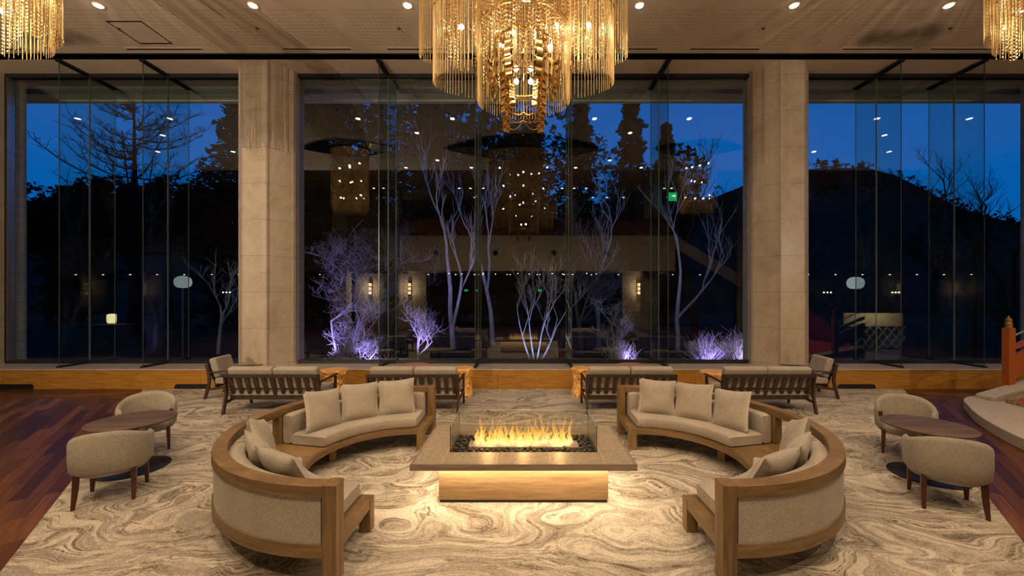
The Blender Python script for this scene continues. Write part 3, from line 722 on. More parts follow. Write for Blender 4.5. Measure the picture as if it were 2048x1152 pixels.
# fire table
def fire_table():
    o = thing('fire_table', 'low rectangular stone topped fire table with glowing light wood base', 'fire table', (0.0, 4.51, 0.012))
    MB().box(-.878, .878, -.38, .38, 0.03, 0.43).build('base', M['fire_base'], o)
    MB().box(-.868, .868, -.37, .37, 0.0, 0.03).build('toe_kick', M['black'], o)
    m = MB()   # rim of the slab round the stone
    m.box(-1.115, 1.115, -.61, -.585, .43, .492).box(-1.115, 1.115, .585, .61, .43, .492).box(-1.115, -1.09, -.585, .585, .43, .492).box(1.09, 1.115, -.585, .585, .43, .492)
    m.build('slab_rim', M['slab_edge'], o)
    m = MB()
    m.box(-1.09, 1.09, -.585, -.295, .432, .49).box(-1.09, 1.09, .295, .585, .432, .49).box(-1.09, -.775, -.295, .295, .432, .49).box(.775, 1.09, -.295, .295, .432, .49)
    m.build('stone_top', M['stone_top'], o)
    MB().box(-.775, .775, -.295, .295, .432, .44).build('tray', M['black'], o)
    MB().box(-.62, .62, -.10, .10, .44, .475).build('burner', M['burner'], o, bevel=.01)
    m = MB(); t = .004
    m.box(-.775, .775, -.297, -.297 + 2 * t, .45, .77).box(-.775, .775, .297 - 2 * t, .297, .45, .77)
    m.box(-.775, -.775 + 2 * t, -.285, .285, .45, .77).box(.775 - 2 * t, .775, -.285, .285, .45, .77)
    gl = m.build('glass_screen', M['fireglass'], o)
    e = MB()
    for y in (-.293, .293): e.box(-.775, .775, y - .004, y + .004, .77, .774)
    for x in (-.771, .771): e.box(x - .004, x + .004, -.293, .293, .77, .774)
    e.build('glass_edge', M['glassedge'], gl)
    e = MB()
    for y in (-.297, .297):
        for x in (-.775, .775): e.box(x - .003, x + .003, y - .003, y + .003, .45, .77)
    e.build('corner_joint', M['black'], gl)
    m = MB()
    m.box(-1.0, 1.0, -.50, -.49, .424, .43).box(-1.0, 1.0, .49, .50, .424, .43).box(-1.0, -.99, -.49, .49, .424, .43).box(.99, 1.0, -.49, .49, .424, .43)
    m.build('led_strip', M['led'], o)
    P = 12.5
    for y, r in ((-.43, 0), (.43, 0)):
        lamp('under_slab_light', 'AREA', (0, y, .422), P * (1 if y < 0 else .8), (1, .76, .46), (0, 0, 0), 1.9, size_y=.02, parent=o)
    for x in (-.95, .95): lamp('under_slab_light', 'AREA', (x, 0, .422), P * .5, (1, .76, .46), (0, 0, 0), .02, size_y=.9, parent=o)
fire_table()
# stones
rnd = random.Random(4)
rocks = []
for k in range(6):
    m = MB().ico((0, 0, 0), (1, .72, .55), 2)
    m.v = [tuple(Vector(v) * (1 + .22 * mnoise.noise(Vector(v) * 1.3 + Vector((k * 7, 0, 0))))) for v in m.v]
    rocks.append(m)
protos = []; n = 0
for iy in range(9):
    for ix in range(24):
        x = -.735 + ix * .0625 + (.03 if iy % 2 else 0) + rnd.uniform(-.011, .011); y = -.255 + iy * .064 + rnd.uniform(-.010, .010)
        if abs(x) < .64 and abs(y) < .125: continue
        k = n % 6; s = rnd.uniform(.027, .033)
        if n < 6: ob = rocks[k].build('black_stone', M['rock'], None, True); protos.append(ob)
        else: ob = protos[k].copy(); COL.objects.link(ob)
        tag(ob, 'smooth black stone lying in the fire tray behind the glass', 'stone', 'black stones in the fire tray')
        ob.location = (x, 4.51 + y, .454 + s * .78 + rnd.uniform(.0, .006)); ob.scale = (s,) * 3
        ob.rotation_euler = (rnd.uniform(-.35, .35), rnd.uniform(-.35, .35), rnd.uniform(0, 6)); n += 1
# flames
m = MB(); rnd = random.Random(11)
for i in range(62):
    x = -.53 + 1.07 * (i + rnd.uniform(-.3, .3)) / 61; y = rnd.uniform(-.06, .06)
    H = rnd.choice((.12, .16, .2, .24, .3, .36)) * rnd.uniform(.8, 1.1) * (1 - .25 * abs(x / .55) ** 4); w = rnd.uniform(.017, .032)
    ph = rnd.uniform(0, 6); fr = rnd.uniform(1.1, 2.0); am = rnd.uniform(.012, .03)
    secs = []
    for j in range(13):
        u = j / 12
        cx = x + am * math.sin(ph + fr * u * 5) * u ** .6 - am * math.sin(ph) * 0; cyy = y + .5 * am * math.cos(ph + fr * u * 4) * u
        ww = w * (1 - u) ** .8 * (1 + .35 * math.sin(ph * 2 + u * 9)) + .0015
        secs.append([Vector((cx + ww * math.cos(t), cyy + ww * .6 * math.sin(t), u * H)) for t in (2 * PI * q / 8 for q in range(8))])
    m.loft(secs)
fo = m.build('fire_flames', M['flame'], None, True, loc=(0, 4.51, .485))
tag(fo, 'row of yellow orange gas flames rising from the fire table', 'fire', kind='stuff')
for x in (-.4, 0, .4): lamp('fire_light', 'POINT', (x, 4.51, .66), 6, (1, .55, .2), size=0)

# curved sofas
def pillow_mesh(a=.262, T=.088, seed=0, n=12):
    m = MB(); vs = []; fs = []
    for sgn in (1, -1):
        for i in range(n + 1):
            for j in range(n + 1):
                u = -1 + 2 * i / n; v = -1 + 2 * j / n
                x = a * u * (1 - .085 * math.cos(v * PI / 2)); y = a * v * (1 - .085 * math.cos(u * PI / 2))
                h = T * max(0, (1 - u ** 4) * (1 - v ** 4)) ** .5 * (0.72 + .28 * (1 - u * u) * (1 - v * v))
                h += .010 * mnoise.noise(Vector((u * 2 + seed, v * 2, sgn))) * (1 - u ** 4) * (1 - v ** 4)
                vs.append((x, y, sgn * h))
    N = (n + 1) ** 2
    for i in range(n):
        for j in range(n):
            a_, b_, c_, d_ = i * (n + 1) + j, (i + 1) * (n + 1) + j, (i + 1) * (n + 1) + j + 1, i * (n + 1) + j + 1
            fs.append((a_, b_, c_, d_)); fs.append((N + a_, N + d_, N + c_, N + b_))
    # welded seam
    for i in range(n):
        for e in ((i * (n + 1), (i + 1) * (n + 1)), ((i + 1) * (n + 1) + n, i * (n + 1) + n)):
            fs.append((e[0], N + e[0], N + e[1], e[1]))
        for e in ((i + 1, i), (n * (n + 1) + i, n * (n + 1) + i + 1)):
            fs.append((e[0], N + e[0], N + e[1], e[1]))
    return m.add(vs, fs)
def cushion_arc(r0, r1, z0, z1, a0, a1, rb=.02, n=28, lean=0.0):
    m = MB(); secs = []
    for i in range(n + 1):
        u = i / n; e = min(1.0, min(u, 1 - u) * n * 1.0); k = 1 if 0 < i < n else 0
        t = math.radians(a0 + (a1 - a0) * u); c, q = math.cos(t), math.sin(t)
        g = 0 if k else rb * .6
        A, B, C, D = r0 + g, r1 - g, z0 + g, z1 - g
        P = [(A + rb, C), (B - rb, C), (B, C + rb), (B, D - rb), (B - rb * .3, D - rb * .3), (B - rb, D), (A + rb, D + (0.008 if k else 0)), (A + rb * .3, D - rb * .3), (A, D - rb), (A, C + rb)]
        secs.append([Vector((r * c, r * q, z)) for r, z in P])
    return m.loft(secs)
def curved_sofa(cx, sx, label, plabels):
    o = thing('curved_sofa', label, 'sofa', (cx, 4.62, 0.012), 0, 'curved oak sofas facing the fire')
    R1, R0 = 1.68, .92
    b = dict(sx=sx)
    MB().arc(0, 0, 1.56, R1, .645, .74, 90, 270, 48).build('top_rail', M['oak'], o, True, bevel=.006, sharp=30, **b)
    m = MB(); m.arc(0, 0, R1 - .05, R1 - .002, .20, .30, 90, 270, 48); m.arc(0, 0, R0, R0 + .07, .22, .30, 90, 270, 48)
    m.build('seat_rail', M['oak'], o, True, sharp=30, **b)
    MB().arc(0, 0, R0 + .07, R1 - .05, .255, .299, 90, 270, 48).build('seat_deck', M['oak'], o, True, sharp=30, **b)
    MB().arc(0, 0, R0 + .02, R1 - .02, .30, .304, 168, 203, 12).build('side_table_board', M['oak'], o, True, sharp=30, **b)
    for sg in (1, -1):
        y0, y1 = sorted((sg * 1.545, sg * R1))
        MB().box(0, .105, y0, y1, 0, .741).build('end_post', M['oak_v'], o, bevel=.005, **b)
        y0, y1 = sorted((sg * R0, sg * (R0 + .10)))
        MB().box(0, .105, y0, y1, 0, .30).build('leg', M['oak_v'], o, bevel=.004, **b)
        y0, y1 = sorted((sg * (R0 + .10), sg * 1.545))
        MB().box(0, .10, y0, y1, .215, .30).build('end_rail', M['oak'], o, bevel=.004, **b)
    for ang in (167.0, ):
        t = math.radians(ang); c, s_ = math.cos(t), math.sin(t)
        mt = Matrix.Translation((1.615 * c, 1.615 * s_, 0)) @ Matrix.Rotation(t, 4, 'Z')
        MB().box(-.05, .05, -.045, .045, .30, .646, mt).build('back_post', M['oak_v'], o, **b)
    for ang in (150, 210, 180):
        t = math.radians(ang)
        mt = Matrix.Translation((1.2 * math.cos(t), 1.2 * math.sin(t), 0)) @ Matrix.Rotation(t, 4, 'Z')
        MB().box(-.05, .05, -.05, .05, 0, .256, mt).build('leg', M['oak_v'], o, **b)
    for a0, a1 in ((91, 167), (203, 269)):
        cushion_arc(.94, 1.44, .30, .435, a0, a1).build('seat_cushion', M['fabric'], o, True, sharp=50, **b)
        cushion_arc(1.42, 1.565, .30, .665, a0 + .2, a1 - .2).build('back_cushion', M['fabric'], o, True, sharp=50, **b)
    MB().arc(0, 0, 1.60, 1.665, .30, .646, 203, 269.5, 34).build('outer_back_panel', M['fabric'], o, True, sharp=30, **b)
    MB().arc(0, 0, 1.60, 1.665, .30, .646, 91, 164, 30).build('outer_back_panel', M['fabric'], o, True, sharp=30, **b)
    specs = [(152.5, 1.27, .675, 18, -6), (129.5, 1.27, .675, 18, -3), (107, 1.27, .675, 15, 2), (203.5, 1.31, .65, 16, -20), (223, 1.29, .62, 26, 4), (243, 1.27, .61, 30, 3)]
    for (ang, r, z, tilt, roll), lb in zip(specs, plabels):
        t = math.radians(ang)
        nrm = Vector((-math.cos(t), -math.sin(t), 0)); up = Vector((0, 0, 1)); tl = math.radians(tilt)
        zz = nrm * math.cos(tl) + up * math.sin(tl); yy = up * math.cos(tl) - nrm * math.sin(tl); xx = yy.cross(zz)
        R = Matrix((xx, yy, zz)).transposed().to_4x4() @ Matrix.Rotation(math.radians(roll), 4, 'Z')
        p = pillow_mesh(seed=ang)
        p.v = [tuple(R @ Vector(v)) for v in p.v]
        q = p.build('throw_pillow', M['fabric'], None, True, sx=sx, sharp=80)
        q.location = (cx + sx * r * math.cos(t), 4.62 + r * math.sin(t), z)
        tag(q, lb, 'pillow', 'square linen pillows on the curved sofas')
def pl(side, other):
    return [f'square beige pillow on the {side} curved sofa, far half, next to the bare wood section',
            f'square beige pillow on the {side} curved sofa, middle of three on the far half',
            f'square beige pillow on the {side} curved sofa, far half, by the oak end post',
            f'beige pillow standing on its corner on the near half of the {side} curved sofa',
            f'beige pillow between two others on the near half of the {side} curved sofa',
            f'beige pillow lying nearest the camera on the {side} curved sofa']
curved_sofa(-1.49, 1, 'semicircular beige linen sofa with oak frame left of the fire table', pl('left', 'inner'))
curved_sofa(1.58, -1, 'semicircular beige linen sofa with oak frame right of the fire table', pl('right', 'inner'))

# slatted lounge seats
def boxy_cushion(x0, x1, y0, y1, z0, z1, mat=None, r=.035):
    m = MB(); m.box(x0, x1, y0, y1, z0, z1, mat); return m
def lounge_seat(name, label, cat, w, loc, rz, group, nseat):
    o = thing(name, label, cat, loc, rz, group); h = w / 2
    for sx in (-1, 1):
        m = MB(); x = sx * h
        m.loft([[Vector((x + a, yc + b, z)) for a, b in ((-.02, -.028), (.02, -.028), (.02, .028), (-.02, .028))] for yc, z in ((0.0, 0), (.05, .2), (.085, .36), (.075, .52), (.03, .72))])
        m.build('rear_leg', M['walnut'], o, bevel=.006)
        m = MB()
        m.loft([[Vector((x + a, yc + b, z)) for a, b in ((-.02, -s), (.02, -s), (.02, s), (-.02, s))] for yc, z, s in ((.76, 0, .017), (.72, .25, .028), (.72, .555, .022))])
        m.build('front_leg', M['walnut'], o, bevel=.006)
        m = MB()
        m.loft([[Vector((x + a, y, z + b)) for a, b in ((-s, -.012), (s, -.012), (s, .012), (-s, .012))] for y, z, s in ((.04, .545, .02), (.3, .57, .026), (.62, .578, .032), (.80, .585, .024))])
        m.build('armrest', M['walnut'], o, bevel=.006)
        MB().beam((x, .06, .20), (x, .72, .27), .032, .05).build('side_rail', M['walnut'], o, bevel=.005)
    MB().beam((-h, .72, .27), (h, .72, .27), .03, .06).build('front_rail', M['walnut'], o, bevel=.005)
    yb = lambda z: .20 - (z - .25) * .40
    MB().beam((-h, yb(.26), .26), (h, yb(.26), .26), .03, .075).build('back_bottom_rail', M['walnut'], o, bevel=.005)
    MB().beam((-h, yb(.695), .695), (h, yb(.695), .695), .03, .06).build('back_top_rail', M['walnut'], o, bevel=.005)
    MB().beam((-h, yb(.42), .42), (h, yb(.42), .42), .014, .014).build('back_mid_rail', M['walnut'], o)
    n = 11 if nseat == 2 else 5
    sl = MB().beam((0, yb(.27), .27), (0, yb(.69), .69), .075, .014, (0, 1, .4)).build('back_slat', M['walnut'], o)
    sl.location.x = -h + w * .5 / n
    for k in range(1, n):
        c = sl.copy(); COL.objects.link(c); c.parent = o; c.location.x = -h + w * (k + .5) / n
    cw = (w - .05) / nseat
    for k in range(nseat):
        xa = -h + .025 + k * cw + .006; xb = xa + cw - .012
        boxy_cushion(xa, xb, .16, .79, .295, .43).build('seat_cushion', M['fabric'], o, True, bevel=.035, seg=4, sharp=60)
        mt = Matrix.Translation((0, .155, .40)) @ Matrix.Rotation(math.radians(16), 4, 'X')
        boxy_cushion(xa, xb, .0, .14, .02, .44, mt).build('back_cushion', M['fabric'], o, True, bevel=.045, seg=4, sharp=60)
    return o
G = 'dark slatted loveseats facing the window'
for xc, w, lb in ((-4.6, 1.70, 'two seat dark slatted wood loveseat with beige cushions, outermost on the left'),
                  (-2.02, 1.65, 'two seat dark slatted wood loveseat left of the centre gap, behind the left curved sofa'),
                  (1.97, 1.62, 'two seat dark slatted wood loveseat right of the centre gap, behind the right curved sofa'),
                  (4.48, 1.66, 'two seat dark slatted wood loveseat with beige cushions, outermost on the right')):
    lounge_seat('loveseat', lb, 'sofa', w, (xc, 7.22, .012), 0, G, 2)
lounge_seat('armchair', 'dark wood framed armchair with beige cushions before the left marble pillar', 'armchair', .66, (-6.68, 8.62, .012), math.radians(-82), 'dark wood framed armchairs', 1)
lounge_seat('armchair', 'dark wood framed armchair with beige cushions before the right marble pillar', 'armchair', .66, (6.60, 8.62, .012), math.radians(82), 'dark wood framed armchairs', 1)

# burl stools and low tables
def burl(x, y, r, h, label, seed, smooth=False):
    o = thing('burl_stool', label, 'stool', (x, y, .012), 0, 'amber wood stump stools')
    m = MB(); N = 48; K = 26; secs = []
    for i in range(K + 1):
        z = h * i / K; u = i / K
        rr = r * (1.02 - .22 * math.sin(u * PI) ** 1.5 + (.0 if smooth else 0))
        if i in (0, K): rr *= .93
        row = []
        for j in range(N):
            t = 2 * PI * j / N
            q = mnoise.noise(Vector((math.cos(t) * 3 + seed, math.sin(t) * 3, z * 11))) * (.03 if smooth else .17) + (0 if smooth else .09 * mnoise.noise(Vector((math.cos(t) * 8 + seed, math.sin(t) * 8, z * 26))))
            row.append(Vector((rr * (1 + q) * math.cos(t), rr * (1 + q) * math.sin(t), z)))
        secs.append(row)
    m.loft(secs); m.build('stump_body', M['burl_smooth' if smooth else 'burl'], o, True, sharp=80)
    MB().lathe([(r * .93, h - .004), (r * .93, h + .006), (.01, h + .008)], n=32).build('polished_top', M['burl_smooth'], o)
burl(-4.05, 8.55, .27, .575, 'knobbly amber burl stool between the two left loveseats', 1)
burl(-1.30, 8.62, .22, .60, 'amber burl stool half hidden behind the loveseat left of the centre gap', 5)
burl(1.26, 8.62, .22, .60, 'amber stool half hidden behind the loveseat right of the centre gap', 9)
burl(4.02, 8.45, .27, .55, 'smooth sided amber stump stool between the two right loveseats', 13, True)
def low_round_table(x, y, label):
    o = thing('low_table', label, 'table', (x, y, .012), 0, 'low round tables by the window ledge')
    MB().lathe([(.38, .60), (.40, .61), (.40, .625), (.38, .63), (.01, .63)]).build('table_top', M['pink_top'], o, True)
    MB().cyl(0, 0, .02, .60, .03).build('stem', M['black'], o, True)
    MB().lathe([(.24, 0), (.24, .012), (.03, .025), (.01, .025)]).build('foot', M['black'], o, True)
low_round_table(-2.42, 8.72, 'low round pinkish table just visible over the loveseat left of the centre gap')
low_round_table(2.42, 8.72, 'low round pinkish table just visible over the loveseat right of the centre gap')

# tub chairs
def tub_chair(label, loc, rz):
    o = thing('tub_chair', label, 'armchair', loc, rz, 'beige tub chairs at the side tables')
    m = MB(); secs = []; n = 40
    for i in range(n + 1):
        u = i / n; a = math.radians(-90 - 128 + 256 * u)
        k = abs(u - .5) * 2
        zt = .755 - .13 * (1 - math.cos(min(1, k * 1.02) * PI)) / 2
        ca, sa = math.cos(a), math.sin(a); g = .022 if i in (0, n) else 0
        def P(r, z, bulge=1.0): return Vector((r * 1.0 * math.copysign(abs(ca) ** .74, ca), r * .95 * math.copysign(abs(sa) ** .74, sa), z))
        ro, ri = .318, .262; lo = .32
        secs.append([P(ri + g, lo + g), P(ro - .035, lo + g), P(ro - .008 - g, lo + .03), P(ro - g, lo + .16), P(ro - g, zt - .05), P(ro - .01 - g, zt - .018), P((ro + ri) / 2, zt - g), P(ri + .008 + g, zt - .018), P(ri - .004 + g, zt - .06)])
    m.loft(secs); m.build('shell', M['fabric_tub'], o, True, sharp=60)
    m = MB(); pr = [(.20, .28), (.25, .285), (.268, .31), (.27, .39), (.255, .425), (.21, .44), (.01, .445)]
    m.lathe(pr, n=36); m.v = [(x * 1.06, y * 1.0 + (.03 if y > 0 else 0), z) for x, y, z in m.v]
    m.build('seat', M['fabric_tub'], o, True, sharp=60)
    for sx in (-1, 1):
        for sy in (-1, 1):
            m = MB(); x, y = sx * .215, sy * .20
            spl = .045 if sy < 0 else .008
            m.loft([[Vector((x + sx * .01 * q + a * s, y + sy * spl * q * q + b * s, z)) for a, b in ((-1, -1), (1, -1), (1, 1), (-1, 1))] for z, s, q in ((.33, .022, 0), (.2, .021, .35), (.1, .018, .7), (0, .014, 1))])
            m.build('leg', M['leg_red'], o, bevel=.004)
        a = math.radians(-90 + sx * 127)
        m = MB(); x, y = .305 * math.cos(a) * 1.02, .305 * math.sin(a) * .98 + .002
        m.box(x - .022, x + .022, y - .012, y + .022, .50, .565); m.build('arm_cap', M['leg_red'], o, bevel=.008)
    return o
def side_table(label, loc):
    o = thing('round_table', label, 'table', loc, 0, 'round brown side tables')
    MB().lathe([(.395, .578), (.425, .585), (.428, .60), (.42, .606), (.01, .606)], n=48).build('table_top', M['table_brown'], o, True)
    MB().box(-.04, .04, -.04, .04, .02, .58).build('column', M['walnut'], o, bevel=.006)
    MB().lathe([(.365, 0), (.368, .012), (.34, .02), (.05, .03), (.01, .03)], n=48).build('base_disc', M['blackbase'], o, True)
z = .012
tub_chair('beige tub chair seen from behind at the left side table, nearer the camera', (-4.43, 4.30, z), math.radians(120 - 90))
tub_chair('beige tub chair facing the camera across the left side table', (-5.27, 5.58, z), math.radians(-48 - 90))
side_table('round dark brown pedestal table on a black disc between the left tub chairs', (-4.87, 4.96, z))
tub_chair('beige tub chair seen from behind at the right side table, nearer the camera', (4.36, 4.12, z), math.radians(60 - 90))
tub_chair('beige tub chair facing the camera across the right side table', (5.22, 5.45, z), math.radians(-132 - 90))
side_table('round dark brown pedestal table on a black disc between the right tub chairs', (4.83, 4.76, z))

# ------------------------------------------------------------------ vermilion stair at the right
def stair_feature():
    o = thing('stone_platform', 'curved pale stone platform on the parquet at the right edge', 'platform', (0, 0, 0))
    edge = [(9.3, 8.0), (8.85, 7.9), (8.45, 7.65), (8.12, 7.28), (7.75, 6.85), (7.38, 6.33), (7.05, 5.75), (6.8, 5.15), (6.6, 4.5), (6.5, 3.8), (6.5, 2.6)]
    # smooth the outline
    sm = []
    for i in range(len(edge) - 1):
        p0 = Vector(edge[max(i - 1, 0)]); p1 = Vector(edge[i]); p2 = Vector(edge[i + 1]); p3 = Vector(edge[min(i + 2, len(edge) - 1)])
        for q in range(5):
            t = q / 5; sm.append(tuple(.5 * ((2 * p1) + (p2 - p0) * t + (2 * p0 - 5 * p1 + 4 * p2 - p3) * t * t + (3 * p1 - p0 - 3 * p2 + p3) * t ** 3)))
    sm += [edge[-1], (12.4, 2.6), (12.4, 8.0)]
    MB().prism(sm, 0, .175).build('platform_slab', M['stone_plinth'], o, bevel=.012)
    m = MB(); m.loft([[Vector((8.85 + k * 1.0, 7.50 + k * .12 + d, z)) for d, z in ((0, .175), (.30, .175), (.30, .25 + k * .22), (0, .25 + k * .22))] for k in (0, 1, 1.6)])
    m.build('kerb', M['stone_plinth'], o, bevel=.01)
    r = thing('red_runner', 'red carpet runner with patterned border climbing the stone stair', 'carpet', (0, 0, 0))
    m = MB(); m.loft([[Vector((9.02 + k * 1.0, y, z)) for y, z in ((5.2, .18), (7.28 + k * .1, .18), (7.28 + k * .1, .235 + k * .2), (5.2, .235 + k * .2))] for k in (0, 1, 1.6)])
    m.build('runner_cloth', M['redcarpet'], r)
    m = MB(); m.loft([[Vector((8.95 + k * 1.0, y, z)) for y, z in ((7.28 + k * .1, .18), (7.40 + k * .1, .18), (7.40 + k * .1, .25 + k * .2), (7.28 + k * .1, .25 + k * .2))] for k in (0, 1, 1.6)])
    m.box(8.93, 9.02, 5.2, 7.28, .18, .238)
    m.build('patterned_border', M['runner_edge'], r)
    b = thing('bridge_railing', 'vermilion lacquered railing post with bronze finial at the right edge', 'railing', (9.60, 7.88, .30))
    MB().box(-.065, .065, -.065, .065, 0, 1.23).build('newel_post', M['vermilion'], b, bevel=.006)
    MB().lathe([(.058, 1.23), (.06, 1.25), (.052, 1.27), (.056, 1.29), (.056, 1.33), (.048, 1.345), (.052, 1.36), (.055, 1.39), (.04, 1.42), (.024, 1.43), (.02, 1.445), (.01, 1.465), (.002, 1.475)], n=20).build('finial', M['brass_old'], b, True)
    def curve(z0, k, hh, w, nm, mt):
        m = MB(); m.loft([[Vector((x, a, z0 + k * x - .05 * x * x + q)) for a, q in ((-w, -hh), (w, -hh), (w, hh), (-w, hh))] for x in (.06, .3, .6, .9)])
        m.build(nm, mt, b)
    curve(1.03, .48, .012, .012, 'metal_handrail', M['steel'])
    curve(.80, .48, .04, .04, 'middle_rail', M['vermilion'])
    curve(.45, .48, .20, .05, 'lower_beam', M['vermilion'])
stair_feature()

# ================================================================== BEHIND THE CAMERA (seen reflected)
mz = structure('mezzanine', (0, 0, 0), 'pale concrete mezzanine front seen reflected in the central glass')
MB().box(-7.9, 9.7, -14, -5.5, 3.78, 4.0).build('mezzanine_slab', M['concrete'], mz)
MB().box(-7.9, 9.7, -5.5, -5.3, 3.78, 6.05).build('front_beam', M['concrete'], mz)
MB().box(-7.9, 9.7, -5.75, -5.6, 6.05, 7.15).build('parapet', M['redpanel'], mz)
m = MB(); m.loft([[Vector((9.7 + k * 5.0, y, z - k * 3.0)) for y, z in ((-5.5, 5.25), (-5.3, 5.25), (-5.3, 6.05), (-5.5, 6.05))] for k in (0, 1)])
m.build('stair_parapet', M['concrete'], mz)
m = MB(); m.loft([[Vector((9.7 + k * 5.0, y, z - k * 3.0)) for y, z in ((-6.9, 5.2), (-6.85, 5.2), (-6.85, 6.9), (-6.9, 6.9))] for k in (0, 1)])
m.build('stair_back_parapet', M['redpanel'], mz)
for X in (-5.6, -1.8, 1.9, 5.3):
    m = MB(); m.tube([(X, -5.3, 4.95), (X, -5.27, 4.95)], .17, 20); m.build('round_vent', M['black'], mz)
for X in (-8.6, -12.0, 8.3, 14.8): st(MB().box(X - .45, X + .45, -6.6, -5.8, 0, 9.3).build('pillar', M['concrete']), 'square concrete pillar at the mezzanine')
st(MB().box(-36, 36, -11.2, -11, 0, 3.78).build('wall_back_inner', M['wallroom']))
st(MB().box(-36, -8.0, -6.3, -6.1, 3.78, 9.3).build('wall_upper', M['wallroom']))
for X, tx in ((-8.6, -6), (8.3, 6), (-12.0, -11), (14.8, 11)):  # added uplights with no known fitting, put in to brighten the hall ceiling
    u = thing('added_ceiling_uplight', 'added uplight on a mezzanine pillar, put in to brighten the hall ceiling', 'uplight', (X, -5.66, 4.3), 0, 'added uplights on the mezzanine pillars')
    MB().cyl(0, 0, -.15, .12, .09, n=14).build('lamp_can', M['black'], u)
    q = lamp('added_ceiling_spot', 'SPOT', (X, -5.5, 4.6), 3600 if abs(X) < 9 else 1500, (1, .78, .55), size=0, spot=1.5, blend=.9); aim(q, (tx, 7.0, 7.75))
# ribbed timber panel left of the beam
m = MB()
for k in range(30): m.box(-12 + k * .13, -12 + k * .13 + .09, -6.1, -6.05, 3.9, 6.6)
tag(m.build('ribbed_wall_panel', M['concrete']), 'ribbed vertical panel beside the mezzanine front, seen reflected', 'wall panel')
# spotlights under the high ceiling
for i, X in enumerate((-9.3, -8.7, -4.0, -3.3, -2.5, 2.4, 3.15, 3.9, 8.75, 9.2)):
    o = thing('spotlight', 'small ceiling spotlight pointing down, reflected in the central glass', 'spotlight', (X, -4.6, 9.3), 0, 'spotlights of the high ceiling')
    MB().cyl(0, 0, -.25, 0, .012, n=8).build('stem', M['black'], o); MB().cyl(0, 0, -.42, -.25, .09, n=14).build('lamp_can', M['concrete'], o, True)
    MB().cyl(0, 0, -.43, -.42, .075, n=14).build('lens', M['tinylight'], o)
# lights under the mezzanine
for i in range(34):
    X = -33 + 2.0 * i
    o = thing('lobby_light', 'tiny lobby ceiling light, one in a long row reflected low in the glass', 'ceiling light', (X, -9.2, 3.78), 0, 'row of tiny lobby lights')
    MB().cyl(0, 0, -.04, 0, .05, n=8).build('lens', M['tinylight'], o)
for i in range(14):
    X = -5.2 + .8 * i
    o = thing('lobby_light', 'tiny lobby light under the mezzanine reflected behind the small white tree', 'ceiling light', (X, -7.6 - (i % 3) * .7, 3.78), 0, 'cluster of tiny lobby lights')
    MB().cyl(0, 0, -.05, 0, .04, n=8).build('lens', M['tinylight'], o)
for X in (-3.5, 3.2, 6.0, 5.0, 7.2): 
    o = thing('mezzanine_light', 'tiny bluish light above the mezzanine parapet, seen reflected', 'ceiling light', (X, -8.5, 9.3), 0, 'bluish lights above the mezzanine')
    MB().cyl(0, 0, -.05, 0, .09, n=8).build('lens', M['tinyblue'], o)
for X in (-22, -17, 17, 22, 27):
    for d in (0, .25, .5):
        o = thing('wall_light', 'small yellow wall light reflected low in a side window', 'wall light', (X + d, -9.0, 2.45), 0, 'small wall lights of the far lobby')
        MB().ico((0, 0, 0), .06, 1).build('lamp_globe', M['tinylight'], o)
for X, lb in ((-10.5, 'left'), (-7.8, 'second'), (7.9, 'right')):
    o = thing('wall_sconce', {'left': 'warm glowing wall sconce, leftmost of those reflected under the mezzanine', 'second': 'warm glowing wall sconce reflected beside the left mezzanine pillar', 'right': 'warm glowing stacked wall sconce reflected under the mezzanine on the right'}[lb], 'wall lamp', (X, -7.1, 2.3))
    m = MB()
    for k in range(3): m.cyl(0, 0, k * .28, k * .28 + .2, .09, n=14)
    m.build('shade', M['sconce'], o, True); MB().box(-.12, .12, -.14, -.1, -.1, .9).build('backplate', M['brass_old'], o)
    lamp('sconce_lamp', 'POINT', (0, .25, .4), 90, WARM, size=0, parent=o)
    MB().box(-1.1, 1.1, -.3, -.14, -2.3, 1.45).build('timber_backing', M['concrete'], o)
for X, lb in ((-4.2, 'tiny green exit lamp low in the central glass, left of the white stemmed tree'), (1.2, 'tiny green exit lamp reflected behind the white stemmed tree'), (3.3, 'tiny green exit lamp low in the central glass, right of the white stemmed tree')):
    o = thing('exit_lamp', lb, 'sign', (X, -9.0, 2.6), 0, 'small green exit lamps of the lobby')
    MB().box(-.13, .13, -.03, .03, -.07, .07).build('lamp_face', M['exitgreen'], o); MB().box(-.15, .15, -.05, -.03, -.09, .09).build('lamp_case', M['black'], o)
ex = thing('exit_sign', 'green exit sign with white arrow reflected at the right of the central window', 'sign', (9.55, -5.4, 8.55))
MB().box(-.27, .27, -.03, .03, -.27, .27).build('sign_box', M['exitgreen'], ex)
MB().box(-.06, .14, .03, .034, .02, .07).add([(.08, .034, -.06), (.22, .034, .045), (.08, .034, .15), (.12, .034, .045)], [(0, 1, 3), (1, 2, 3)]).build('arrow', M['exitwhite'], ex)
# left counter and lantern
ct = thing('reception_counter', 'long dark counter reflected in the left window under the lantern', 'counter', (-17.2, 4.1, 0))
MB().box(-2.6, 1.2, -.35, .35, 0, 1.0).build('counter_body', M['walnut'], ct); MB().box(-2.65, 1.25, -.38, .38, 1.0, 1.04).build('counter_top', M['table_brown'], ct)
ln = thing('table_lantern', 'small glowing paper lantern on the counter, reflected in the left window', 'lantern', (-16.6, 4.1, 1.04))
MB().lathe([(.10, .03), (.14, .08), (.15, .22), (.14, .36), (.10, .41)], n=20).build('paper_shade', M['lantern'], ln, True)
MB().cyl(0, 0, 0, .03, .10, n=16).build('lantern_base', M['black'], ln)
lamp('lantern_light', 'POINT', (0, .3, .5), 12, WARM, size=0, parent=ln)
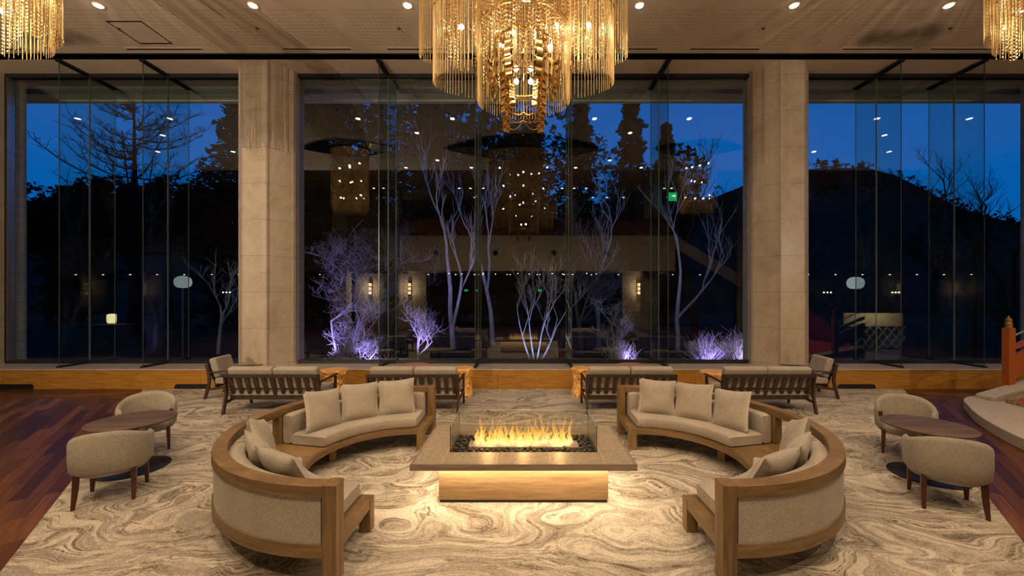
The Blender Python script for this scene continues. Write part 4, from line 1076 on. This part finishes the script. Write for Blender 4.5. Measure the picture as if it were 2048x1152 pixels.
# lattice counter on the right
lt = thing('lattice_counter', 'counter with cream top band and gold diamond lattice reflected in the right window', 'counter', (14.1, 4.1, 0))
MB().box(-1.2, 1.15, -.3, .0, .02, 1.5).build('counter_body', M['black'], lt)
MB().box(-1.2, 1.15, 0, .03, .95, 1.48).build('top_band', M['gold_lattice'], lt)
m = MB()
for k in range(7):
    x = -1.2 + k * .35
    for dx in (1, -1):
        a = (x if dx > 0 else x + .35, .02, .05); bx_ = x + .35 if dx > 0 else x
        m.beam((a[0], .02, .08), (bx_, .02, .50), .02, .025, (0, 1, 0)); m.beam((bx_, .02, .50), (a[0], .02, .92), .02, .025, (0, 1, 0))
m.build('diamond_lattice', M['gold_lattice'], lt)
lamp('counter_light', 'AREA', (14.1, 4.9, 1.9), 60, WARM, (math.radians(-50), 0, 0), .8)
# stair rail behind the right
sr = thing('staircase', 'dark red carpeted staircase with slanting bronze rail reflected in the right window', 'staircase', (14.9, 0.5, 0))
for k in range(12): MB().box(-.7, .9, -k * .3 - .3, -k * .3, 0, .18 * (k + 1)).build('step', M['redcarpet'] if k % 1 == 0 else M['black'], sr)
MB().beam((1.0, .3, 1.0), (1.0, -3.6, 3.3), .05, .06).build('handrail', M['brass_old'], sr)
m = MB()
for k in range(7): m.beam((1.0, .2 - k * .6, .1 + k * .36), (1.0, .2 - k * .6, 1.0 + k * .36), .03, .03)
m.build('balusters', M['black'], sr)

# ================================================================== OUTDOORS
def px(x, y, Y): return Vector(((x - 1047) * Y / 796.4, Y, 2.15 - (y - 593) * Y / 796.4))
def globe_lamp(x, y, Y, label):
    c = px(x, y, Y); o = thing('globe_lamp', label, 'garden lamp', (c.x, Y, -.02), 0, 'white globe garden lamps')
    MB().lathe([(.03, -.2 + c.z), (.14, -.19 + c.z), (.22, -.12 + c.z), (.25, 0 + c.z), (.22, .12 + c.z), (.14, .19 + c.z), (.01, .215 + c.z)], n=32).build('globe', M['globe'], o, True)
    MB().cyl(0, 0, 0, c.z - .19, .03, n=10).build('pole', M['louvre'], o, True)
globe_lamp(366, 563, 13.5, 'white globe garden lamp on a thin pole outside the left window')
globe_lamp(1711, 565, 13.5, 'white globe garden lamp on a thin pole outside the right window')
lv = thing('louvre_screen', 'dark horizontal louvre screen outside at the far right', 'screen', (14.9, 12.6, 0))
m = MB()
for k in range(36): m.beam((-.6, 0, .9 + k * .075), (.62, 0, .9 + k * .075), .05, .012, (0, .6, 1))
m.build('slats', M['louvre'], lv); MB().box(-.66, -.6, -.04, .04, 0, 3.65).box(.62, .68, -.04, .04, 0, 3.65).box(-.66, .68, -.05, .05, 3.6, 3.66).build('screen_frame', M['black'], lv)

def bare_tree(name, label, base, H, r, mat, seed, lean=(0, 0), fork=0.32, levels=5, kids=3, spread=.6, up=.25, cat='tree', group=None, curv=.25, segs=4, trunkfrac=.35, ratio=.66, stems=((0, 0),)):
    rnd = random.Random(seed); m = MB(); tw = MB()
    def grow(p, d, L, rr, lv):
        pts = [p]; rad = [rr]; q = p.copy(); dd = d.copy()
        for i in range(segs):
            dd = (dd + Vector((rnd.uniform(-1, 1), rnd.uniform(-1, 1), rnd.uniform(-.6, 1))) * curv * .5 + Vector((0, 0, up * .15))).normalized()
            q = q + dd * L / segs; pts.append(q.copy()); rad.append(max(rr * (1 - .32 * (i + 1) / segs), .004))
        (m if lv >= levels - 1 else tw).tube(pts, rad, 6 if lv >= levels - 1 else 3, False)
        if lv <= 0: return
        for k in range(kids + (1 if lv < levels - 1 else 0)):
            t = rnd.uniform(.35, 1.0) if k else 1.0
            i = min(int(t * segs), segs); s = pts[i]
            ax = Vector((rnd.uniform(-1, 1), rnd.uniform(-1, 1), rnd.uniform(-.3, .8))).normalized()
            nd_ = (dd * (1 - spread * .55) + ax * spread + Vector((0, 0, up * .3))).normalized()
            grow(s, nd_, L * ratio * rnd.uniform(.75, 1.15), rad[i] * (.74 if k else .86), lv - 1)
    o = thing(name, label, cat, tuple(base), 0, group)
    for sx_, sy_ in stems: grow(Vector((sx_ * .08, sy_ * .08, 0)), Vector((lean[0] + sx_, lean[1] + sy_, 1)).normalized(), H * trunkfrac, r, levels)
    m.build('trunk', M[mat], o, True, sharp=80)
    tw.build('branches', M[mat], o)
    return o
def conifer(label, x, Y, top, width, seed, n=1500, group='dark conifers behind the garden', zb=-.1, name='conifer', droop=.0, shape=1.0, clump=.42):
    rnd = random.Random(seed); o = thing(name, label, 'tree', (x, Y, zb), 0, group)
    MB().tube([(0, 0, 0), (0, 0, top * .97)], [.28, .04], 7).build('trunk', M['trunk'], o)
    m = MB()
    for i in range(n):
        u = rnd.random() ** .85; z = top * (.06 + .94 * u)
        lay = .72 + .28 * math.sin(z * 4.2 + seed)
        R = width * (1 - u) ** shape * lay + .15
        a = rnd.uniform(0, 2 * PI); rr = R * rnd.uniform(.35, 1.05)
        c = Vector((rr * math.cos(a), rr * math.sin(a), z - rr * .18))
        for _ in range(3):
            s = clump * rnd.uniform(.5, 1.1)
            p = [c + Vector((rnd.uniform(-1, 1), rnd.uniform(-1, 1), rnd.uniform(-.6, .6))) * s for _ in range(3)]
            k = len(m.v); m.v += [tuple(q) for q in p]; m.f.append((k, k + 1, k + 2))
    leafy(m, 'foliage', M['needles'], o, top * .5)
def roundtree(label, x, Y, cz, rx, rz, seed, n=1300, group='rounded dark trees behind the garden'):
    rnd = random.Random(seed); o = thing('broadleaf_tree', label, 'tree', (x, Y, -.1), 0, group)
    MB().tube([(0, 0, 0), (0, 0, cz)], [.25, .1], 7).build('trunk', M['trunk'], o)
    m = MB(); lobes = [(Vector((rnd.uniform(-.6, .6) * rx, rnd.uniform(-.6, .6) * rx, cz + rnd.uniform(-.5, .6) * rz)), rnd.uniform(.35, .6)) for _ in range(9)]
    for i in range(n):
        c0, k = rnd.choice(lobes)
        d = Vector((rnd.gauss(0, 1), rnd.gauss(0, 1), rnd.gauss(0, 1))).normalized() * rnd.uniform(.6, 1.0)
        c = c0 + Vector((d.x * rx * k, d.y * rx * k, d.z * rz * k))
        for _ in range(3):
            s = .36 * rnd.uniform(.5, 1.1)
            p = [c + Vector((rnd.uniform(-1, 1), rnd.uniform(-1, 1), rnd.uniform(-.7, .7))) * s for _ in range(3)]
            q = len(m.v); m.v += [tuple(t) for t in p]; m.f.append((q, q + 1, q + 2))
    leafy(m, 'foliage', M['needles'], o, cz)
# hill
hs = []
def hz(X):
    u = X / 60 * 796 + 1047   # picture column of that X at 60 m
    if u < 1500: return 4 + 5 * math.exp(-((u - 900) / 700) ** 2) * 1.5
    return None
prof = [(-140, 10), (-80, 13), (-60, 14), (-40, 13), (-15, 14), (5, 14), (20, 15), (32, 18), (40, 21.5), (48, 21.8), (54, 21), (59, 19), (64, 16.5), (70, 14), (78, 12.5), (140, 10)]
m = MB(); secs = []
def pz(X):
    for (a, za), (b, zb) in zip(prof, prof[1:]):
        if a <= X <= b: return za + (zb - za) * (X - a) / (b - a)
    return 10
for X in range(-140, 141, 4):
    Z = pz(X) + mnoise.noise(Vector((X * .1, 0, 0))) * 1.2
    secs.append([Vector((X, 48, -.3)), Vector((X, 54, Z * .55)), Vector((X, 60, Z)), Vector((X, 72, Z * .9)), Vector((X, 72, -.3))])
m.loft(secs); st(m.build('hill', M['hill'], None, True, sharp=90), 'dark wooded hill beyond the garden')
rnd = random.Random(77); m = MB()
for i in range(11000):
    X = rnd.uniform(-95, 95); v = rnd.random() ** .5; Y = 50 + 10 * v
    Z = pz(X) * (.1 + .9 * v) + rnd.uniform(-.3, 1.1 + .5 * math.sin(X * .9))
    c = Vector((X, Y, Z))
    for _ in range(2):
        p = [c + Vector((rnd.uniform(-1, 1), rnd.uniform(-.5, .5), rnd.uniform(-.8, .9))) * rnd.uniform(.25, .6) for _ in range(3)]
        k = len(m.v); m.v += [tuple(q) for q in p]; m.f.append((k, k + 1, k + 2))
tag(leafy(m, 'hillside_woods', M['needles']), 'mass of dark woods covering the far hillside', 'woods', kind='stuff')

# conifers:  (picture x, top y, distance, half width)
for i, (x, ty, Y, w, lb) in enumerate((
        (618, 150, 25, 3.4, 'dark conifer behind the left jamb of the central window'),
        (700, 150, 29, 4.6, 'tall dark conifer second from the left jamb of the central window'),
        (810, 140, 32, 5.0, 'tall dark conifer behind the second fin of the central window'),
        (905, 150, 30, 4.8, 'tall dark conifer left of the gold chain fringe'),
        (1010, 160, 33, 5.0, 'tall dark conifer straight behind the chandelier'),
        (482, 165, 24, 3.2, 'big dark conifer beside the left marble pillar, outside the left window'),
        (128, 372, 34, 2.0, 'small dark conifer low at the left end of the left window'),
        (162, 368, 34, 1.8, 'small dark conifer low in the left window, right of a shorter one'),
        (655, 185, 27, 4.2, 'dark conifer at the left edge of the central window'),
        (760, 170, 30, 4.2, 'dark conifer left of the middle of the central window'),
        (860, 185, 27, 4.0, 'dark conifer left of the chandelier basket in the central window'),
        (960, 190, 31, 4.2, 'dark conifer just left of the centre of the central window'),
        (1060, 225, 28, 3.6, 'dark conifer behind the chandelier basket'),
        (1160, 195, 30, 2.5, 'dark conifer right of the chandelier basket'),
        (1262, 190, 29, 2.5, 'tall narrow dark conifer in the right part of the central window'),
        (1333, 250, 32, 1.9, 'shorter dark conifer at the right fin of the central window'),
        (1648, 322, 58, 1.6, 'tiny conifer on the hill ridge, left of two'),
        (1672, 318, 58, 1.8, 'tiny conifer on the hill ridge, right of two'),
        (1722, 325, 58, 1.2, 'tiny lone conifer on the hill ridge farther right'))):
    p = px(x, ty, Y)
    conifer(lb, p.x, Y, p.z + .1, w, 20 + i, n=(700 if Y > 50 else 3000), shape=.6, clump=.32 if Y < 50 else .4)
for i, (x, y, Y, rx, rz, lb) in enumerate((
        (98, 440, 30, 3.2, 2.6, 'rounded dark evergreen tree at the left end of the left window'),
        (225, 425, 30, 2.6, 3.6, 'rounded dark evergreen tree left of the bare larch'),
        (262, 450, 32, 3.0, 3.0, 'rounded dark evergreen tree right behind the bare larch'),
        (340, 430, 33, 3.0, 2.6, 'rounded dark evergreen tree between larch and big conifer'),
        (430, 420, 30, 3.4, 4.0, 'rounded dark evergreen tree low beside the marble pillar'),
        (700, 420, 33, 6.0, 6.0, 'dense dark evergreen tree low at the left of the central window'),
        (900, 420, 33, 6.0, 6.5, 'dense dark evergreen tree low left of the centre of the central window'),
        (1110, 400, 33, 6.0, 6.5, 'dense dark evergreen tree low in the centre of the central window'),
        (1300, 420, 33, 5.0, 5.0, 'dense dark evergreen tree low at the right of the central window'))):
    p = px(x, y, Y); roundtree(lb, p.x, Y, p.z, rx, rz, 60 + i, n=1500 if i < 5 else 2600)

# larch: straight trunk, long rising branches
def larch(x, Y, H, seed, label):
    rnd = random.Random(seed); o = thing('larch', label, 'tree', (x, Y, -.1), 0)
    MB().tube([(0, 0, 0), (0.05, 0, H * .5), (0, 0, H)], [.26, .15, .03], 7).build('trunk', M['trunk'], o, True)
    m = MB(); z = H * .25
    while z < H * .98:
        for k in range(3):
            a = rnd.choice((0, PI)) + rnd.uniform(-1.0, 1.0); L = (1.2 + 6.2 * (1 - z / H) ** .75) * rnd.uniform(.65, 1.12)
            pts = []
            for q in range(9):
                u = q / 8; rr = L * u
                pts.append(Vector((rr * math.cos(a), rr * math.sin(a), z + L * (-.12 * u + .62 * u * u) + rnd.uniform(-.04, .04))))
            m.tube(pts, [.055 * (1 - u / 9) * (L / 6) + .012 for u in range(9)], 4, False)
            for q in range(1, 9):
                for _ in range(3):
                    s = pts[q] + (pts[q - 1] - pts[q]) * rnd.random(); d = (pts[q] - pts[q - 1]).normalized() * .5 + Vector((rnd.uniform(-.8, .8), rnd.uniform(-.8, .8), rnd.uniform(-.2, .9)))
                    l2 = rnd.uniform(.25, .7)
                    m.tube([s, s + d * l2 * .5, s + d * l2 + Vector((0, 0, .06))], [.015, .012, .009], 3, False)
                    for _ in range(2):
                        e = s + d * l2 * rnd.uniform(.3, 1); m.tube([e, e + Vector((rnd.uniform(-.25, .25), rnd.uniform(-.25, .25), rnd.uniform(-.1, .25)))], [.012, .008], 3, False)
        z += rnd.uniform(.32, .55)
    m.build('branches', M['trunk'], o)
p = px(268, 196, 21); larch(p.x, 21, p.z + .1, 5, 'bare larch with long upswept branches silhouetted in the left window')

GB = 'bare garden trees outside the windows'
bare_tree('bare_tree', 'tall bare tree with fine twigs against blue sky at the right of the central window', (8.6, 20, -.1), 15.5, .22, 'trunk', 3, levels=7, kids=2, spread=.55, up=.3, group=GB, trunkfrac=.27, ratio=.74)
bare_tree('bare_tree', 'bare tree twigs at the right jamb of the central window', (11.4, 21, -.1), 16, .22, 'trunk', 8, levels=7, kids=2, spread=.5, up=.35, group=GB, trunkfrac=.25, ratio=.74)
bare_tree('bare_tree', 'dark bare tree at the far right end of the right window', (25.3, 21, -.1), 12.5, .22, 'trunk', 12, levels=7, kids=2, spread=.6, up=.25, group=GB, trunkfrac=.27, ratio=.74)
bare_tree('bare_tree', 'tall pale trunked bare tree left of the middle in the central window', (-2.9, 16.5, -.1), 10, .12, 'palebark', 21, levels=5, kids=2, spread=.42, up=.6, group=GB, curv=.3, trunkfrac=.34, ratio=.72)
bare_tree('bare_tree', 'pale bare tree with forked trunk just left of the centre of the central window', (-1.4, 18, -.1), 10, .12, 'palebark', 25, levels=5, kids=2, spread=.42, up=.6, group=GB, curv=.3, trunkfrac=.34, ratio=.72)
bare_tree('bare_tree', 'pale bare tree spreading right of the chandelier basket', (3.2, 17, -.1), 9, .10, 'palebark', 29, levels=5, kids=2, spread=.5, up=.45, group=GB, curv=.32, trunkfrac=.32, ratio=.74)
bare_tree('bare_tree', 'pale bare tree at the right fin of the central window', (6.2, 16, -.1), 8.5, .10, 'palebark', 33, levels=5, kids=2, spread=.5, up=.45, group=GB, curv=.32, trunkfrac=.32, ratio=.74)
bare_tree('bare_tree', 'slender bare tree low in the left window beside the globe lamp', (-11.5, 15, -.1), 4.6, .07, 'palebark', 35, levels=5, kids=2, spread=.6, up=.2, group=GB, ratio=.74)
GP = 'purple lit garden trees'
bare_tree('small_tree', 'bare tree lit purple at the lower left of the central window', (-5.9, 12.9, -.1), 6.0, .05, 'palebark', 41, levels=7, kids=2, spread=.85, up=.05, group=GP, trunkfrac=.25, ratio=.79, lean=(.1, 0), stems=((-.35, 0), (.4, .1)))
bare_tree('small_tree', 'wide branching bare tree faintly lit violet, high at the left of the central window', (-5.4, 15.5, -.1), 9.5, .10, 'midbark', 43, levels=6, kids=3, spread=.8, up=.1, group=GP, trunkfrac=.30, ratio=.70, curv=.3)
bare_tree('small_tree', 'wide branching bare tree faintly lit violet, right of the middle of the central window', (2.2, 15.0, -.1), 8.5, .09, 'midbark', 45, levels=6, kids=3, spread=.8, up=.1, group=GP, trunkfrac=.30, ratio=.70, curv=.3)
bare_tree('small_tree', 'low spreading bare shrub lit purple under the left pane of the central window', (-5.0, 12.1, -.1), 2.6, .035, 'palebark', 47, levels=5, kids=3, spread=.9, up=.05, group=GP, trunkfrac=.2, ratio=.82, stems=((-.9, 0), (.8, 0), (0, .2)))
bare_tree('small_tree', 'low bare shrub lit violet behind the second pane of the central window', (-3.6, 13.6, -.1), 2.9, .04, 'palebark', 48, levels=5, kids=3, spread=.75, up=.05, group=GP, trunkfrac=.3, ratio=.78)
bare_tree('small_tree', 'white stemmed bare tree lit blue at the bottom centre of the central window', (.35, 12.4, -.1), 4.4, .032, 'palebark', 52, levels=5, kids=2, spread=.46, up=.35, group=GP, trunkfrac=.33, ratio=.70, curv=.15, stems=((-.5, 0), (-.12, .1), (.25, 0), (.65, .1)))
bare_tree('small_tree', 'low bare shrub lit violet behind the fourth pane of the central window', (3.1, 13.4, -.1), 2.9, .04, 'palebark', 55, levels=5, kids=3, spread=.75, up=.1, group=GP, trunkfrac=.3, ratio=.78)
def brush(label, x, Y, H, W, seed, n=170):
    rnd = random.Random(seed); o = thing('shrub', label, 'shrub', (x, Y, -.1), 0, 'bright violet shrubs')
    m = MB()
    for i in range(n):
        a = rnd.uniform(0, 2 * PI); s = rnd.uniform(.05, 1) ; dx, dy = math.cos(a) * W * s, math.sin(a) * W * .6 * s; h = H * rnd.uniform(.6, 1.05) * (1 - .35 * s)
        p1 = Vector((dx * .35, dy * .35, h * .45)); p2 = Vector((dx * .8, dy * .8, h * .8)); p3 = Vector((dx, dy, h))
        m.tube([Vector((dx * .08, dy * .08, 0)), p1, p2, p3], [.013, .009, .006, .003], 3, False)
        for _ in range(3):
            q = p1.lerp(p3, rnd.random()); m.tube([q, q + Vector((rnd.uniform(-.25, .25), rnd.uniform(-.2, .2), rnd.uniform(.05, .3)))], [.006, .003], 3, False)
    m.build('twigs', M['palebark'], o)
brush('broom like twiggy shrub lit bright violet at the lower right of the central window', 5.5, 12.0, 1.15, .9, 3)
brush('twiggy shrub lit bright violet beside the right jamb of the central window', 6.55, 12.2, 1.25, .8, 4)
brush('twiggy violet shrub at the bottom of the fourth pane', 3.0, 12.3, .95, .7, 6, 100)

VIO = (.42, .30, 1.0)
def uplight(x, y, tgt, power, col=VIO, spot=1.6, label=''):
    o = thing('garden_uplight', label, 'garden light', (x, y, -.02), 0, 'violet garden uplights')
    MB().cyl(0, 0, 0, .12, .06, n=12).build('lamp_can', M['black'], o)
    l_ = lamp('garden_spot', 'SPOT', (x, y, .2), power, col, size=.05, spot=spot, blend=.6); aim(l_, tgt)
    return o
uplight(-6.3, 11.9, (-5.9, 13.2, 2.0), 430, label='garden uplight below the purple lit tree at the lower left')
uplight(-4.6, 11.6, (-4.7, 12.6, 1.0), 150, label='garden uplight below the low purple shrub')
uplight(-3.4, 12.6, (-3.2, 15.5, 3.0), 260, label='garden uplight below the second pane')
uplight(.3, 11.6, (.6, 12.9, 1.6), 150, (.35, .42, 1.0), label='bluish garden uplight below the white stemmed tree')
uplight(3.2, 11.8, (3.4, 13.8, 1.4), 80, label='garden uplight below the fourth pane')
uplight(5.5, 11.3, (5.6, 12.3, .8), 110, label='garden uplight below the broom like shrub')
uplight(6.8, 11.5, (6.6, 12.5, .8), 110, (.6, .45, 1.0), label='garden uplight beside the right jamb')
uplight(-1.8, 14.0, (-1.8, 18, 7), 260, (.42, .36, 1.0), 1.3, label='garden uplight below the tall pale trees')
uplight(4.6, 14.0, (4.6, 17, 6), 260, (.42, .36, 1.0), 1.5, label='garden uplight below the pale trees on the right')
